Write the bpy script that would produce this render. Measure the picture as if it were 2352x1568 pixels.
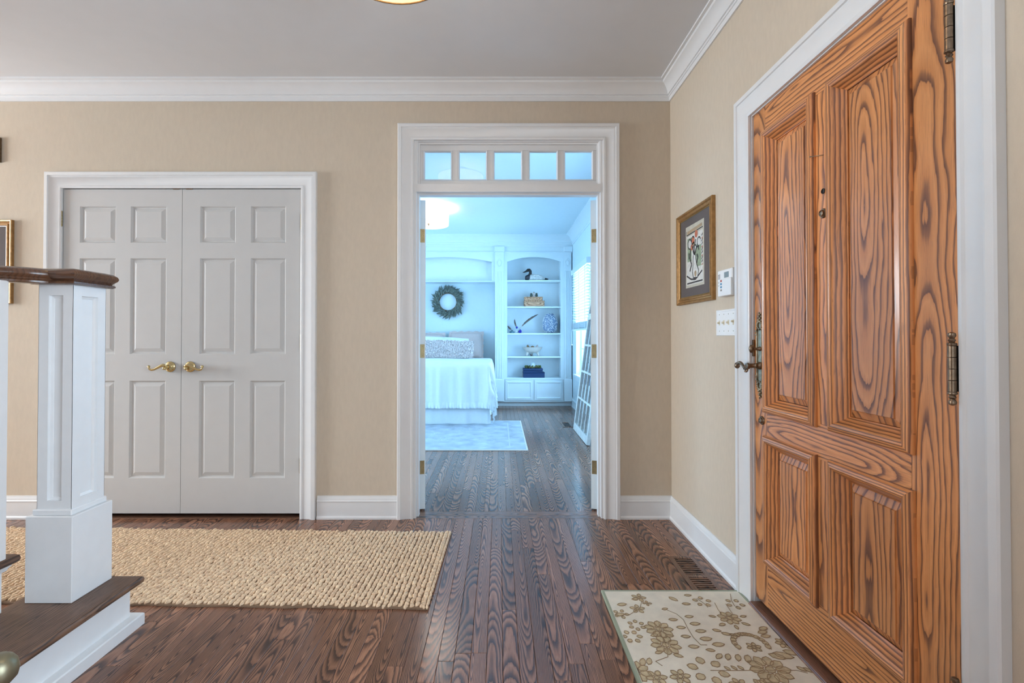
import bpy, bmesh, math, random
from mathutils import Vector, Matrix
R = math.radians
sc = bpy.context.scene
for o in list(bpy.data.objects): bpy.data.objects.remove(o)
C = sc.collection
rnd = random.Random(7)

# ------------------------------------------------------------------ camera, world, light, exposure
F = 1096.0
cam = bpy.data.cameras.new('camera'); co = bpy.data.objects.new('camera', cam); C.objects.link(co)
PITCH = 0.6
cam.sensor_fit = 'HORIZONTAL'; cam.sensor_width = 36; cam.lens = 36 * F / 2352
cam.shift_x = (1176 - 1147) / 2352
cam.shift_y = -((784 - 772) + F * math.tan(R(PITCH))) / 2352
cam.clip_start = 0.02
co.location = (0, 0, 1.14); co.rotation_euler = (R(90 + PITCH), 0, 0)
sc.camera = co
sc.view_settings.view_transform = 'Standard'
try: sc.view_settings.look = 'None'
except Exception: pass
sc.view_settings.gamma = 1; sc.view_settings.use_curve_mapping = False
sc.view_settings.exposure = -0.19
sc.cycles.use_denoising = True
sc.cycles.max_bounces = 7; sc.cycles.diffuse_bounces = 4; sc.cycles.glossy_bounces = 3; sc.cycles.transparent_max_bounces = 10
sc.cycles.use_adaptive_sampling = True; sc.cycles.adaptive_threshold = 0.08; sc.cycles.adaptive_min_samples = 16
sc.cycles.caustics_reflective = False; sc.cycles.caustics_refractive = False
sc.cycles.sample_clamp_indirect = 6

w = bpy.data.worlds.new('sky'); sc.world = w; w.use_nodes = True
bg = w.node_tree.nodes['Background']; bg.inputs[0].default_value = (0.62, 0.80, 1.0, 1); bg.inputs[1].default_value = 1.6

def area(name, loc, rot, sx, sy, power, col):
    l = bpy.data.lights.new(name, 'AREA'); l.shape = 'RECTANGLE'; l.size = sx; l.size_y = sy; l.energy = power; l.color = col
    o = bpy.data.objects.new(name, l); C.objects.link(o); o.location = loc; o.rotation_euler = rot
    return o
BLUE = (0.36, 0.67, 1.0); DAY = (0.72, 0.86, 1.0)
# daylight at the bedroom windows (right wall: seen window and an added one nearer; left wall: two added, unseen windows)
area('daylight_bedroom_window', (1.42, 6.7, 1.35), (0, R(90), 0), 1.5, 1.15, 118, BLUE)
area('added_daylight_bedroom_near', (1.42, 4.1, 1.35), (0, R(90), 0), 1.5, 1.15, 86, BLUE)
area('added_daylight_bedroom_west', (-3.62, 6.4, 1.45), (0, R(-90), 0), 1.6, 1.5, 92, BLUE)
area('added_daylight_bedroom_west_near', (-3.62, 4.6, 1.45), (0, R(-90), 0), 1.6, 1.5, 92, BLUE)
# daylight at the hall windows beside and behind the camera, plus an end window added for its light
area('daylight_hall_window', (1.30, 0.10, 1.35), (0, R(90), 0), 2.0, 1.3, 105, DAY)
area('daylight_hall_window_rear', (-0.7, -3.2, 1.5), (R(90), 0, 0), 2.6, 1.9, 24, (0.92, 0.96, 1.0))
area('added_daylight_hall_end', (-7.22, 1.8, 1.65), (0, R(-90), 0), 1.5, 1.8, 500, (0.86, 0.93, 1.0))

# ------------------------------------------------------------------ mesh helpers
class MB:
    def __init__(s): s.v = []; s.f = []; s.m = []
    def add(s, vs, fs, mi=0):
        n = len(s.v); s.v += [tuple(p) for p in vs]; s.f += [tuple(i + n for i in f) for f in fs]; s.m += [mi] * len(fs); return s
    def box(s, a, b, mi=0):
        x0, y0, z0 = a; x1, y1, z1 = b
        return s.add([(x0,y0,z0),(x1,y0,z0),(x1,y1,z0),(x0,y1,z0),(x0,y0,z1),(x1,y0,z1),(x1,y1,z1),(x0,y1,z1)],
                     [(0,3,2,1),(4,5,6,7),(0,1,5,4),(1,2,6,5),(2,3,7,6),(3,0,4,7)], mi)
    def sweep(s, path, prof, to3, closed=False, mi=0, capped=True, closedprof=True):
        n = len(path); k = len(prof); vs = []
        def nor(a, b):
            d = Vector((b[0]-a[0], b[1]-a[1])).normalized(); return Vector((-d.y, d.x))
        for i, p in enumerate(path):
            if closed or 0 < i < n - 1:
                n0 = nor(path[i-1], p); n1 = nor(p, path[(i+1) % n]); m = (n0 + n1) / max(0.15, 1 + n0.dot(n1))
            elif i == 0: m = nor(p, path[1])
            else: m = nor(path[-2], p)
            for a, b in prof: vs.append(to3(p[0] + m.x * a, p[1] + m.y * a, b))
        fs = []
        for i in range(n if closed else n - 1):
            j = (i + 1) % n
            for q in range(k if closedprof else k - 1):
                r_ = (q + 1) % k; fs.append((i*k+q, j*k+q, j*k+r_, i*k+r_))
        if capped and not closed and closedprof: fs += [tuple(range(k)), tuple((n-1)*k + q for q in reversed(range(k)))]
        return s.add(vs, fs, mi)
    def nested(s, rect, steps, to3, fill=True, mi=0):
        u0, v0, u1, v1 = rect; vs = []; fs = []
        for a, b in steps: vs += [to3(u0+a, v0+a, b), to3(u1-a, v0+a, b), to3(u1-a, v1-a, b), to3(u0+a, v1-a, b)]
        for i in range(len(steps) - 1):
            for q in range(4): fs.append((i*4+q, i*4+(q+1) % 4, i*4+4+(q+1) % 4, i*4+4+q))
        if fill: L = (len(steps)-1)*4; fs.append((L, L+1, L+2, L+3))
        return s.add(vs, fs, mi)
    def holes(s, rect, holes, to3, t, mf=0, mb=0, mr=0):
        us = sorted({rect[0], rect[2], *[h[0] for h in holes], *[h[2] for h in holes]})
        vs = sorted({rect[1], rect[3], *[h[1] for h in holes], *[h[3] for h in holes]})
        def solid(i, j):
            if i < 0 or j < 0 or i >= len(us)-1 or j >= len(vs)-1: return False
            u = (us[i]+us[i+1])/2; v = (vs[j]+vs[j+1])/2
            return not any(h[0] < u < h[2] and h[1] < v < h[3] for h in holes)
        for i in range(len(us)-1):
            for j in range(len(vs)-1):
                if not solid(i, j): continue
                a, b, c, d = us[i], us[i+1], vs[j], vs[j+1]
                s.add([to3(a,c,0), to3(b,c,0), to3(b,d,0), to3(a,d,0)], [(0,1,2,3)], mf)
                s.add([to3(a,c,-t), to3(b,c,-t), to3(b,d,-t), to3(a,d,-t)], [(3,2,1,0)], mb)
                for (di, dj, e) in ((-1,0,((a,c),(a,d))), (1,0,((b,c),(b,d))), (0,-1,((a,c),(b,c))), (0,1,((a,d),(b,d)))):
                    if not solid(i+di, j+dj):
                        p, q = e; s.add([to3(*p,0), to3(*q,0), to3(*q,-t), to3(*p,-t)], [(0,1,2,3)], mr)
        return s
    def lathe(s, prof, M=None, n=20, mi=0):
        M = M or Matrix.Identity(4); vs = []; fs = []; k = len(prof)
        for i in range(n):
            a = 2*math.pi*i/n
            for r, z in prof: vs.append(M @ Vector((r*math.cos(a), r*math.sin(a), z)))
        for i in range(n):
            j = (i+1) % n
            for q in range(k-1): fs.append((i*k+q, j*k+q, j*k+q+1, i*k+q+1))
        if prof[0][0] > 1e-6: fs.append(tuple(i*k for i in reversed(range(n))))
        if prof[-1][0] > 1e-6: fs.append(tuple(i*k+k-1 for i in range(n)))
        return s.add(vs, fs, mi)
    def tube(s, pts, rad, n=8, mi=0, flat=1.0, up=(0,0,1), closed=False):
        pts = [Vector(p) for p in pts]; L = len(pts); vs = []; fs = []
        if not hasattr(rad, '__len__'): rad = [rad]*L
        for i, p in enumerate(pts):
            d = (pts[(i+1) % L if closed else min(i+1, L-1)] - pts[i-1 if closed else max(i-1, 0)]).normalized()
            u = Vector(up); sdir = d.cross(u)
            if sdir.length < 1e-3: sdir = d.cross(Vector((1, 0.01, 0)))
            sdir.normalize(); u2 = sdir.cross(d).normalized()
            for q in range(n):
                a = 2*math.pi*q/n; vs.append(p + (sdir*math.cos(a) + u2*math.sin(a)*flat)*rad[i])
        for i in range(L if closed else L-1):
            j = (i+1) % L
            for q in range(n): fs.append((i*n+q, i*n+(q+1) % n, j*n+(q+1) % n, j*n+q))
        if not closed: fs += [tuple(reversed(range(n))), tuple((L-1)*n+q for q in range(n))]
        return s.add(vs, fs, mi)
    def ball(s, c, r, M=None, nu=12, nv=8, mi=0):
        rx, ry, rz = (r, r, r) if not hasattr(r, '__len__') else r
        M = M or Matrix.Identity(3); c = Vector(c); vs = [c + M @ Vector((0, 0, -rz))]; fs = []
        for j in range(1, nv):
            t = math.pi*j/nv - math.pi/2
            for i in range(nu):
                a = 2*math.pi*i/nu; vs.append(c + M @ Vector((rx*math.cos(t)*math.cos(a), ry*math.cos(t)*math.sin(a), rz*math.sin(t))))
        vs.append(c + M @ Vector((0, 0, rz))); T = len(vs)-1
        for i in range(nu):
            fs.append((0, 1+(i+1) % nu, 1+i)); fs.append((T, 1+(nv-2)*nu+i, 1+(nv-2)*nu+(i+1) % nu))
        for j in range(nv-2):
            for i in range(nu): fs.append((1+j*nu+i, 1+j*nu+(i+1) % nu, 1+(j+1)*nu+(i+1) % nu, 1+(j+1)*nu+i))
        return s.add(vs, fs, mi)
    def grid(s, rows, mi=0, closed_u=False):
        n = len(rows); k = len(rows[0]); fs = []
        for i in range(n-1):
            for q in range(k if closed_u else k-1): fs.append((i*k+q, i*k+(q+1) % k, (i+1)*k+(q+1) % k, (i+1)*k+q))
        return s.add([p for r_ in rows for p in r_], fs, mi)
    def build(s, name, mat, parent=None, smooth=False, bevel=0, local=False, seg=1, normals=True):
        """one mesh object; origin at its own centre; verts are given in world space (or in the parent's space when local)"""
        vs = [Vector(p) for p in s.v]
        lo = Vector((min(p[i] for p in vs) for i in range(3))); hi = Vector((max(p[i] for p in vs) for i in range(3)))
        c = (lo + hi) / 2
        if parent is None and not local: c.z = lo.z
        me = bpy.data.meshes.new(name); me.from_pydata([p - c for p in vs], [], s.f)
        mats = mat if isinstance(mat, (list, tuple)) else [mat]
        for q in mats: me.materials.append(q)
        if len(mats) > 1: me.polygons.foreach_set('material_index', s.m)
        if bevel or normals:
            bm = bmesh.new(); bm.from_mesh(me)
            if bevel:
                bmesh.ops.remove_doubles(bm, verts=bm.verts, dist=1e-6)
                bmesh.ops.bevel(bm, geom=[e for e in bm.edges if len(e.link_faces) == 2 and e.calc_face_angle(0) > 0.5], offset=bevel, segments=seg, affect='EDGES', profile=0.5, clamp_overlap=True)
            bmesh.ops.recalc_face_normals(bm, faces=bm.faces); bm.to_mesh(me); bm.free()
        if smooth:
            me.polygons.foreach_set('use_smooth', [True]*len(me.polygons))
            if smooth is not True:
                me.set_sharp_from_angle(angle=R(smooth))
        me.update()
        o = bpy.data.objects.new(name, me); C.objects.link(o)
        if parent is not None:
            o.parent = parent; o.location = c if local else c - WL(parent)
        else: o.location = c
        return o
def WL(o):
    l = Vector((0, 0, 0))
    while o is not None: l += o.location; o = o.parent
    return l
def tag(o, label=None, cat=None, group=None, kind=None):
    if label: o['label'] = label
    if cat: o['category'] = cat
    if group: o['group'] = group
    if kind: o['kind'] = kind
    return o
def empty(name, loc, label=None, cat=None, group=None, kind=None, rz=0):
    o = bpy.data.objects.new(name, None); C.objects.link(o); o.location = loc; o.rotation_euler = (0, 0, rz); o.empty_display_size = .05
    return tag(o, label, cat, group, kind)
def dupe(o, parent, loc):
    c = o.copy(); C.objects.link(c); c.parent = parent; c.location = loc; return c
def boxp(name, a, b, mat, parent=None, bevel=0.002, **k): return MB().box(a, b).build(name, mat, parent, bevel=bevel, **k)
def T(x, y, z): return Matrix.Translation((x, y, z))
RX, RY, RZ = (lambda a: Matrix.Rotation(R(a), 4, 'X')), (lambda a: Matrix.Rotation(R(a), 4, 'Y')), (lambda a: Matrix.Rotation(R(a), 4, 'Z'))

# ------------------------------------------------------------------ materials
def mat_new(name):
    m = bpy.data.materials.new(name); m.use_nodes = True; nt = m.node_tree; nt.nodes.clear()
    out = nt.nodes.new('ShaderNodeOutputMaterial'); return m, nt, out
def N(nt, t, **k):
    n = nt.nodes.new(t)
    for a, b in k.items(): setattr(n, a, b)
    return n
def mth(nt, op, a, b=None, c=None):
    n = N(nt, 'ShaderNodeMath', operation=op)
    for i, x in enumerate((a, b, c)):
        if x is None: continue
        if hasattr(x, 'links'): nt.links.new(x, n.inputs[i])
        else: n.inputs[i].default_value = x
    return n.outputs[0]
def ramp(nt, fac, stops):
    n = N(nt, 'ShaderNodeValToRGB'); e = n.color_ramp.elements
    while len(e) < len(stops): e.new(0.5)
    for x, (p, c) in zip(e, stops): x.position = p; x.color = (*c, 1)
    nt.links.new(fac, n.inputs[0]); return n.outputs[0]
def mixc(nt, f, a, b, mode='MIX'):
    n = N(nt, 'ShaderNodeMix', data_type='RGBA', blend_type=mode)
    for i, x in ((0, f), (6, a), (7, b)):
        if hasattr(x, 'links'): nt.links.new(x, n.inputs[i])
        elif i == 0: n.inputs[0].default_value = x
        else: n.inputs[i].default_value = (*x, 1)
    return n.outputs[2]
def plain(name, col, rough=.5, metal=0, var=.06, vscale=9, bump=0, bscale=200, spec=.5, coat=0, emit=None, es=0, stretch=(1,1,1), sheen=0):
    m, nt, out = mat_new(name); p = N(nt, 'ShaderNodeBsdfPrincipled'); nt.links.new(p.outputs[0], out.inputs[0])
    tc = N(nt, 'ShaderNodeTexCoord'); mp = N(nt, 'ShaderNodeMapping'); mp.inputs['Scale'].default_value = stretch
    nt.links.new(tc.outputs['Object'], mp.inputs[0])
    nz = N(nt, 'ShaderNodeTexNoise'); nz.inputs['Scale'].default_value = vscale; nz.inputs['Detail'].default_value = 4; nt.links.new(mp.outputs[0], nz.inputs[0])
    c = ramp(nt, nz.outputs[0], [(.25, tuple(x*(1-var) for x in col)), (.75, tuple(min(1, x*(1+var)) for x in col))])
    nt.links.new(c, p.inputs['Base Color'])
    p.inputs['Roughness'].default_value = rough; p.inputs['Metallic'].default_value = metal; p.inputs['Specular IOR Level'].default_value = spec
    p.inputs['Coat Weight'].default_value = coat; p.inputs['Sheen Weight'].default_value = sheen
    if emit: p.inputs['Emission Color'].default_value = (*emit, 1); p.inputs['Emission Strength'].default_value = es
    if bump:
        nb = N(nt, 'ShaderNodeTexNoise'); nb.inputs['Scale'].default_value = bscale; nb.inputs['Detail'].default_value = 2; nt.links.new(mp.outputs[0], nb.inputs[0])
        b = N(nt, 'ShaderNodeBump'); b.inputs['Strength'].default_value = bump; b.inputs['Distance'].default_value = .002
        nt.links.new(nb.outputs[0], b.inputs['Height']); nt.links.new(b.outputs[0], p.inputs['Normal'])
    return m
def wood(name, along, across, light, mid, dark, freq=95, slope=.09, d0=.05, rough=.35, tone=.35, coat=0, wob=.012, pores=.5, grain=1.0, line=.36, jag=.0045, dmin=0.0, bow=.11, strk=.004, uoff=0.0):
    """flat-sawn oak: growth rings cut by the board, so the lines run along it and close into arches"""
    m, nt, out = mat_new(name); p = N(nt, 'ShaderNodeBsdfPrincipled'); nt.links.new(p.outputs[0], out.inputs[0])
    tc = N(nt, 'ShaderNodeTexCoord'); sp = N(nt, 'ShaderNodeSeparateXYZ'); nt.links.new(tc.outputs['Object'], sp.inputs[0])
    oi = N(nt, 'ShaderNodeObjectInfo'); rn = oi.outputs['Random']
    ax = {'X': 0, 'Y': 1, 'Z': 2}; W = sp.outputs[ax[along]]; U = sp.outputs[ax[across]]
    r2 = mth(nt, 'FRACT', mth(nt, 'MULTIPLY', rn, 17.31)); r3 = mth(nt, 'FRACT', mth(nt, 'MULTIPLY', rn, 53.77)); r4 = mth(nt, 'FRACT', mth(nt, 'MULTIPLY', rn, 131.9))
    def vec(su, sw, off):
        cx = N(nt, 'ShaderNodeCombineXYZ'); nt.links.new(mth(nt, 'MULTIPLY', U, su), cx.inputs[0]); nt.links.new(mth(nt, 'MULTIPLY', W, sw), cx.inputs[1])
        nt.links.new(mth(nt, 'MULTIPLY', rn, off), cx.inputs[2]); return cx.outputs[0]
    def noise(su, sw, off, det=2, sc_=1):
        n = N(nt, 'ShaderNodeTexNoise'); n.inputs['Scale'].default_value = sc_; n.inputs['Detail'].default_value = det; nt.links.new(vec(su, sw, off), n.inputs[0]); return n.outputs[0]
    n1 = noise(14, 2.2, 91, 3); n2 = noise(0.6, 1.6, 47, 2)
    n3 = noise(60, 9, 23, 2)
    u = mth(nt, 'ADD', U, mth(nt, 'MULTIPLY', mth(nt, 'SUBTRACT', n1, .5), wob*2.2))
    u = mth(nt, 'ADD', u, mth(nt, 'MULTIPLY', mth(nt, 'SUBTRACT', r2, .5), .05))
    if uoff: u = mth(nt, 'ADD', u, uoff)
    sl = mth(nt, 'MULTIPLY', mth(nt, 'SUBTRACT', r3, .5), 2*slope); sl = mth(nt, 'ADD', sl, mth(nt, 'MULTIPLY', mth(nt, 'SIGN', sl), slope*.6))
    d = mth(nt, 'ADD', mth(nt, 'MULTIPLY', W, sl), mth(nt, 'ADD', mth(nt, 'MULTIPLY', mth(nt, 'MULTIPLY', r4, r4), d0), dmin))
    d = mth(nt, 'ADD', d, mth(nt, 'MULTIPLY', mth(nt, 'SUBTRACT', n2, .5), bow))
    rr = mth(nt, 'SQRT', mth(nt, 'ADD', mth(nt, 'MULTIPLY', u, u), mth(nt, 'MULTIPLY', d, d)))
    rr = mth(nt, 'ADD', rr, mth(nt, 'MULTIPLY', mth(nt, 'SUBTRACT', n3, .5), jag))
    n4 = noise(210, 10, 61, 2); rr = mth(nt, 'ADD', rr, mth(nt, 'MULTIPLY', mth(nt, 'SUBTRACT', n4, .5), strk))
    fr = mth(nt, 'FRACT', mth(nt, 'MULTIPLY', rr, freq))
    tri = mth(nt, 'POWER', fr, 1.0)
    g = ramp(nt, tri, [(0, dark), (line*.55, tuple(a*.7+b*.3 for a, b in zip(dark, mid))), (line, mid), (.75, light), (.96, mid), (1, dark)])
    g = mixc(nt, grain, mid, g)
    po = noise(520, 14, 31, 2); pf = mth(nt, 'MULTIPLY', mth(nt, 'GREATER_THAN', po, .60), pores)
    g = mixc(nt, pf, g, dark)
    tv = ramp(nt, r2, [(0, (1-tone,)*3), (1, (1+tone*.6,)*3)])
    lf = noise(5, .8, 77, 2); lv = ramp(nt, lf, [(.3, (.82,)*3), (.7, (1.15,)*3)])
    g = mixc(nt, 1, g, tv, 'MULTIPLY'); g = mixc(nt, 1, g, lv, 'MULTIPLY')
    nt.links.new(g, p.inputs['Base Color'])
    rg = mth(nt, 'ADD', rough, mth(nt, 'MULTIPLY', pf, .15)); nt.links.new(rg, p.inputs['Roughness'])
    p.inputs['Coat Weight'].default_value = coat; p.inputs['Coat Roughness'].default_value = .12
    return m
def glassy(name, tint=(1,1,1), boost=1.0, rough=0.0):
    m, nt, out = mat_new(name); tr = N(nt, 'ShaderNodeBsdfTransparent'); gl = N(nt, 'ShaderNodeBsdfGlossy'); mx = N(nt, 'ShaderNodeMixShader')
    tr.inputs[0].default_value = (*tint, 1); gl.inputs['Roughness'].default_value = rough
    ge = N(nt, 'ShaderNodeNewGeometry'); dp = N(nt, 'ShaderNodeVectorMath', operation='DOT_PRODUCT'); nt.links.new(ge.outputs['Incoming'], dp.inputs[0]); nt.links.new(ge.outputs['Normal'], dp.inputs[1])
    c = mth(nt, 'SUBTRACT', 1.0, mth(nt, 'ABSOLUTE', dp.outputs['Value'])); sch = mth(nt, 'ADD', .04, mth(nt, 'MULTIPLY', mth(nt, 'POWER', c, 5.0), .96))
    nz = N(nt, 'ShaderNodeTexNoise'); nz.inputs['Scale'].default_value = 3
    f = mth(nt, 'MULTIPLY', sch, mth(nt, 'ADD', boost*.9, mth(nt, 'MULTIPLY', nz.outputs[0], boost*.2)))
    nt.links.new(f, mx.inputs[0]); nt.links.new(tr.outputs[0], mx.inputs[1]); nt.links.new(gl.outputs[0], mx.inputs[2]); nt.links.new(mx.outputs[0], out.inputs[0])
    return m
def shade_mat(name, col, es, trans=.5):
    m, nt, out = mat_new(name); df = N(nt, 'ShaderNodeBsdfDiffuse'); tl = N(nt, 'ShaderNodeBsdfTranslucent'); em = N(nt, 'ShaderNodeEmission'); mx = N(nt, 'ShaderNodeMixShader'); ad = N(nt, 'ShaderNodeAddShader')
    nz = N(nt, 'ShaderNodeTexNoise'); nz.inputs['Scale'].default_value = 220
    c = ramp(nt, nz.outputs[0], [(.3, tuple(x*.95 for x in col)), (.7, col)])
    for q in (df, tl, em): nt.links.new(c, q.inputs[0])
    em.inputs[1].default_value = es; mx.inputs[0].default_value = trans
    nt.links.new(df.outputs[0], mx.inputs[1]); nt.links.new(tl.outputs[0], mx.inputs[2]); nt.links.new(mx.outputs[0], ad.inputs[0]); nt.links.new(em.outputs[0], ad.inputs[1]); nt.links.new(ad.outputs[0], out.inputs[0])
    return m

M_wall = plain('beige_wall', (.60, .505, .395), .8, spec=.15, var=.035, vscale=60, bump=.25, bscale=420, stretch=(1, 1, .35))
M_bwall = plain('white_wall_cool_light_tint', (.72, .83, .87), .7, var=.015, vscale=20)  # white walls; the pale blue tint carries the room's cool daylight cast
M_ceil = plain('ceiling_paint', (.70, .69, .685), .8, var=.015, vscale=8)
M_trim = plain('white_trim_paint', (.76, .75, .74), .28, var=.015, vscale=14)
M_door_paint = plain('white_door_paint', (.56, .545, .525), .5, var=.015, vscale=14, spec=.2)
M_btrim = plain('white_trim_cool_light_tint', (.77, .85, .88), .4, var=.015, vscale=14)  # white trim with the bluish room light mixed into its colour
M_stair = plain('white_stair_paint', (.80, .80, .80), .38, var=.02, vscale=20)
oakL, oakM, oakD = (.80, .345, .125), (.66, .262, .086), (.19, .075, .040)
M_doorZ = wood('oak_vertical', 'Z', 'Y', oakL, oakM, oakD, freq=64, slope=.085, rough=.3, tone=.10, coat=.15, pores=.25, line=.30, jag=.005, strk=.0035, wob=.022)
M_doorY = wood('oak_horizontal', 'Y', 'Z', oakL, oakM, oakD, freq=74, slope=.075, rough=.3, tone=.08, coat=.15, pores=.25, line=.32, jag=.005, strk=.0035, wob=.020)
M_mouZ = wood('oak_moulding_vertical', 'Z', 'Y', oakL, oakM, oakD, freq=130, slope=.02, rough=.28, tone=.06, coat=.18, pores=.35, line=.45, d0=.02, bow=.03, strk=.003, wob=.004, jag=.002, uoff=.16)
M_mouY = wood('oak_moulding_horizontal', 'Y', 'Z', oakL, oakM, oakD, freq=130, slope=.02, rough=.28, tone=.06, coat=.18, pores=.35, line=.45, d0=.02, bow=.03, strk=.003, wob=.004, jag=.002, uoff=.16)
M_floor = wood('dark_oak_floor', 'Y', 'X', (.37, .180, .108), (.27, .126, .076), (.070, .038, .030), freq=225, slope=.05, rough=.175, tone=.30, d0=.16, pores=.45, line=.46, bow=.05, strk=.0018, wob=.006, jag=.0016)
M_floorX = wood('dark_oak_floor_cross', 'X', 'Y', (.33, .165, .10), (.24, .115, .07), (.06, .034, .027), freq=150, slope=.05, rough=.22, tone=.25, pores=.5)
M_tread = wood('dark_oak_tread', 'Y', 'X', (.22, .120, .072), (.15, .080, .050), (.05, .028, .019), freq=130, slope=.04, rough=.42, tone=.1, d0=.09, pores=.6)
M_rail = wood('dark_oak_rail', 'X', 'Y', (.19, .088, .046), (.13, .058, .031), (.04, .019, .012), freq=120, slope=.05, rough=.2, tone=.1, coat=.18, pores=.5, grain=.35)
M_gap = plain('dark_gap', (.02, .014, .011), .8)
M_brass = plain('polished_brass', (.62, .50, .26), .16, 1, var=.08)
M_hbrass = plain('aged_brass_hinge', (.36, .29, .16), .38, 1, var=.15, vscale=40)
M_bronze = plain('antique_bronze', (.24, .17, .115), .34, 1, var=.3, vscale=70)
M_pewter = plain('antique_pewter', (.36, .31, .22), .45, 1, var=.3, vscale=60)
M_black = plain('black_hole', (.012, .011, .010), .6)
M_jute = plain('jute', (.88, .59, .39), .9, var=.3, vscale=55, bump=.5, bscale=500)
M_jute2 = plain("jute_backing", (.26, .165, .10), .95, var=.2, vscale=60)
M_gold = plain('gilt_frame', (.38, .21, .08), .4, .6, var=.25, vscale=45)
M_mat = plain('grey_mat_board', (.115, .095, .09), .9, var=.03)
M_ivory = plain('white_plastic', (.84, .84, .83), .35, var=.01)
M_cream = plain('cream_plastic', (.70, .62, .45), .35, var=.02)
M_lcd = plain('lcd_screen', (.23, .29, .31), .15, var=.03)
M_transom = glassy('transom_glass', (.97, .99, 1), 2.3)
M_glass = glassy('window_glass', (.97, .99, 1), 1.0)
M_mirror = plain('mirror_glass', (.80, .86, .88), .03, 1, var=.01)
M_linen = plain('white_linen_cool_light_tint', (.83, .87, .88), .85, var=.02, vscale=30, bump=.3, bscale=260, sheen=.2)  # white cloth, tinted slightly blue to hold the cool light
M_sham = plain('blush_linen', (.60, .48, .45), .9, var=.04, vscale=40, bump=.3, bscale=300)
M_shag = plain('blush_shag', (.78, .68, .66), .95, var=.3, vscale=40)
M_drug = plain('pale_blue_pile', (.44, .49, .56), .95, var=.28, vscale=7, bump=.4, bscale=200)
M_drug2 = plain('pale_blue_border', (.54, .58, .63), .95, var=.1, vscale=14)
M_rugedge = plain('rug_edge_cream', (.70, .66, .62), .95)
M_shade = shade_mat('lamp_shade_fabric', (1.0, .84, .58), .42, .5)
M_bshade = shade_mat('bedroom_lamp_shade_fabric', (1.0, .97, .92), .75, .5)
M_leaf = plain('grey_green_leaf', (.13, .155, .13), .7, var=.5, vscale=30)
M_twig = plain('brown_twig', (.12, .07, .035), .8, var=.2)

# ------------------------------------------------------------------ plan
D = 3.0; WT = .12; XR = 1.079; HC = 2.735; HB = 2.77; BX = 1.19; BY = 8.12; XL = -7.0; YF = -3.05; BXL = -3.4
back = lambda u, v, b: (u, D - b, v)                 # hall face of the partition
right = lambda u, v, b: (XR - b, u, v)               # hall face of the entry wall
plan = lambda u, v, b: (u, v, b)
def fpt(px, py, h=0.0):                              # a point of the floor (or of a level h) from its place in the photograph
    z = F * (1.14 - h) / (py - 772.0); return ((px - 1147.0) * z / F, z)

# walls
cx0, cx1, ctop = -2.756, -1.243, 2.075               # closet opening
dx0, dx1, dtop = -.545, .66, 2.40                    # bedroom doorway opening
wb = MB().holes((XL, 0, XR + .3, 2.9), [(cx0-.01, 0, cx1+.01, ctop+.01), (dx0, 0, dx1, dtop)], back, WT, 0, 1, 2)
tag(wb.build('wall_back', [M_wall, M_bwall, M_trim]), 'beige papered wall with closet doors and bedroom doorway', 'wall', kind='structure')
fd0, fd1, fdt = 1.105, 2.045, 2.09                   # front-door opening, along y
wr = MB().holes((YF, 0, D, 2.9), [(fd0, 0, fd1, fdt), (-.55, .35, .75, 2.35)], right, .16, 0, 0, 2)
tag(wr.build('wall_right', [M_wall, M_bwall, M_trim]), 'beige papered entry wall around the oak front door', 'wall', kind='structure')
wf = MB().holes((XL, 0, XR+.3, 2.9), [(-2.0, .5, .6, 2.45)], lambda u, v, b: (u, YF + b, v), .15, 0, 0, 2)
tag(wf.build('wall_front', [M_wall, M_bwall, M_trim]), 'beige hall wall behind the viewer with a wide window', 'wall', kind='structure')
tag(MB().holes((YF, 0, D, 2.9), [(.9, .9, 2.7, 2.4)], lambda u, v, b: (XL + b, u, v), .12).build('wall_left', M_wall), 'beige end wall of the hall beyond the stairs', 'wall', kind='structure')
cl = MB().box((cx0-.1, 3.66, 0), (cx1+.1, 3.70, 2.3)).box((cx0-.14, D+WT, 0), (cx0-.1, 3.7, 2.3)).box((cx1+.1, D+WT, 0), (cx1+.14, 3.7, 2.3)).box((cx0-.1, D+WT, 2.26), (cx1+.1, 3.66, 2.3))
tag(cl.build('wall_closet', M_bwall), 'plain white closet box behind the closet doors', 'wall', kind='structure')
tag(boxp('ceiling', (XL-.12, YF-.15, HC), (XR+.16, D, HC+.1), M_ceil, bevel=0), 'flat grey-white hall ceiling', 'ceiling', kind='structure')
tag(boxp('ceiling_bedroom', (BXL-.1, D+WT-.02, HB), (BX+.16, BY+.3, HB+.1), M_bwall, bevel=0), 'white bedroom ceiling seen through the doorway', 'ceiling', kind='structure')
bright = lambda u, v, b: (BX - b, u, v)
wn0, wn1, wz0, wz1 = 6.15, 7.28, .56, 2.10           # seen bedroom window
wbr = MB().holes((D+WT-.01, 0, BY+.3, 2.9), [(wn0, wz0, wn1, wz1), (3.55, wz0, 4.65, wz1)], bright, .15)
tag(wbr.build('wall_bedroom_right', M_bwall), 'white bedroom wall with the blind-covered window', 'wall', kind='structure')
wbl = MB().holes((D+WT-.01, 0, BY+.3, 2.9), [(3.85, .6, 5.35, 2.2), (5.65, .6, 7.15, 2.2)], lambda u, v, b: (BXL + b, u, v), .15)
tag(wbl.build('wall_bedroom_left', M_bwall), 'white bedroom wall with two added windows beside the bed', 'wall', kind='structure')
tag(boxp('wall_bedroom_back', (BXL-.15, BY, 0), (BX+.15, BY+.12, 2.9), M_bwall, bevel=0), 'white bedroom wall behind bed and shelves', 'wall', kind='structure')
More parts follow.
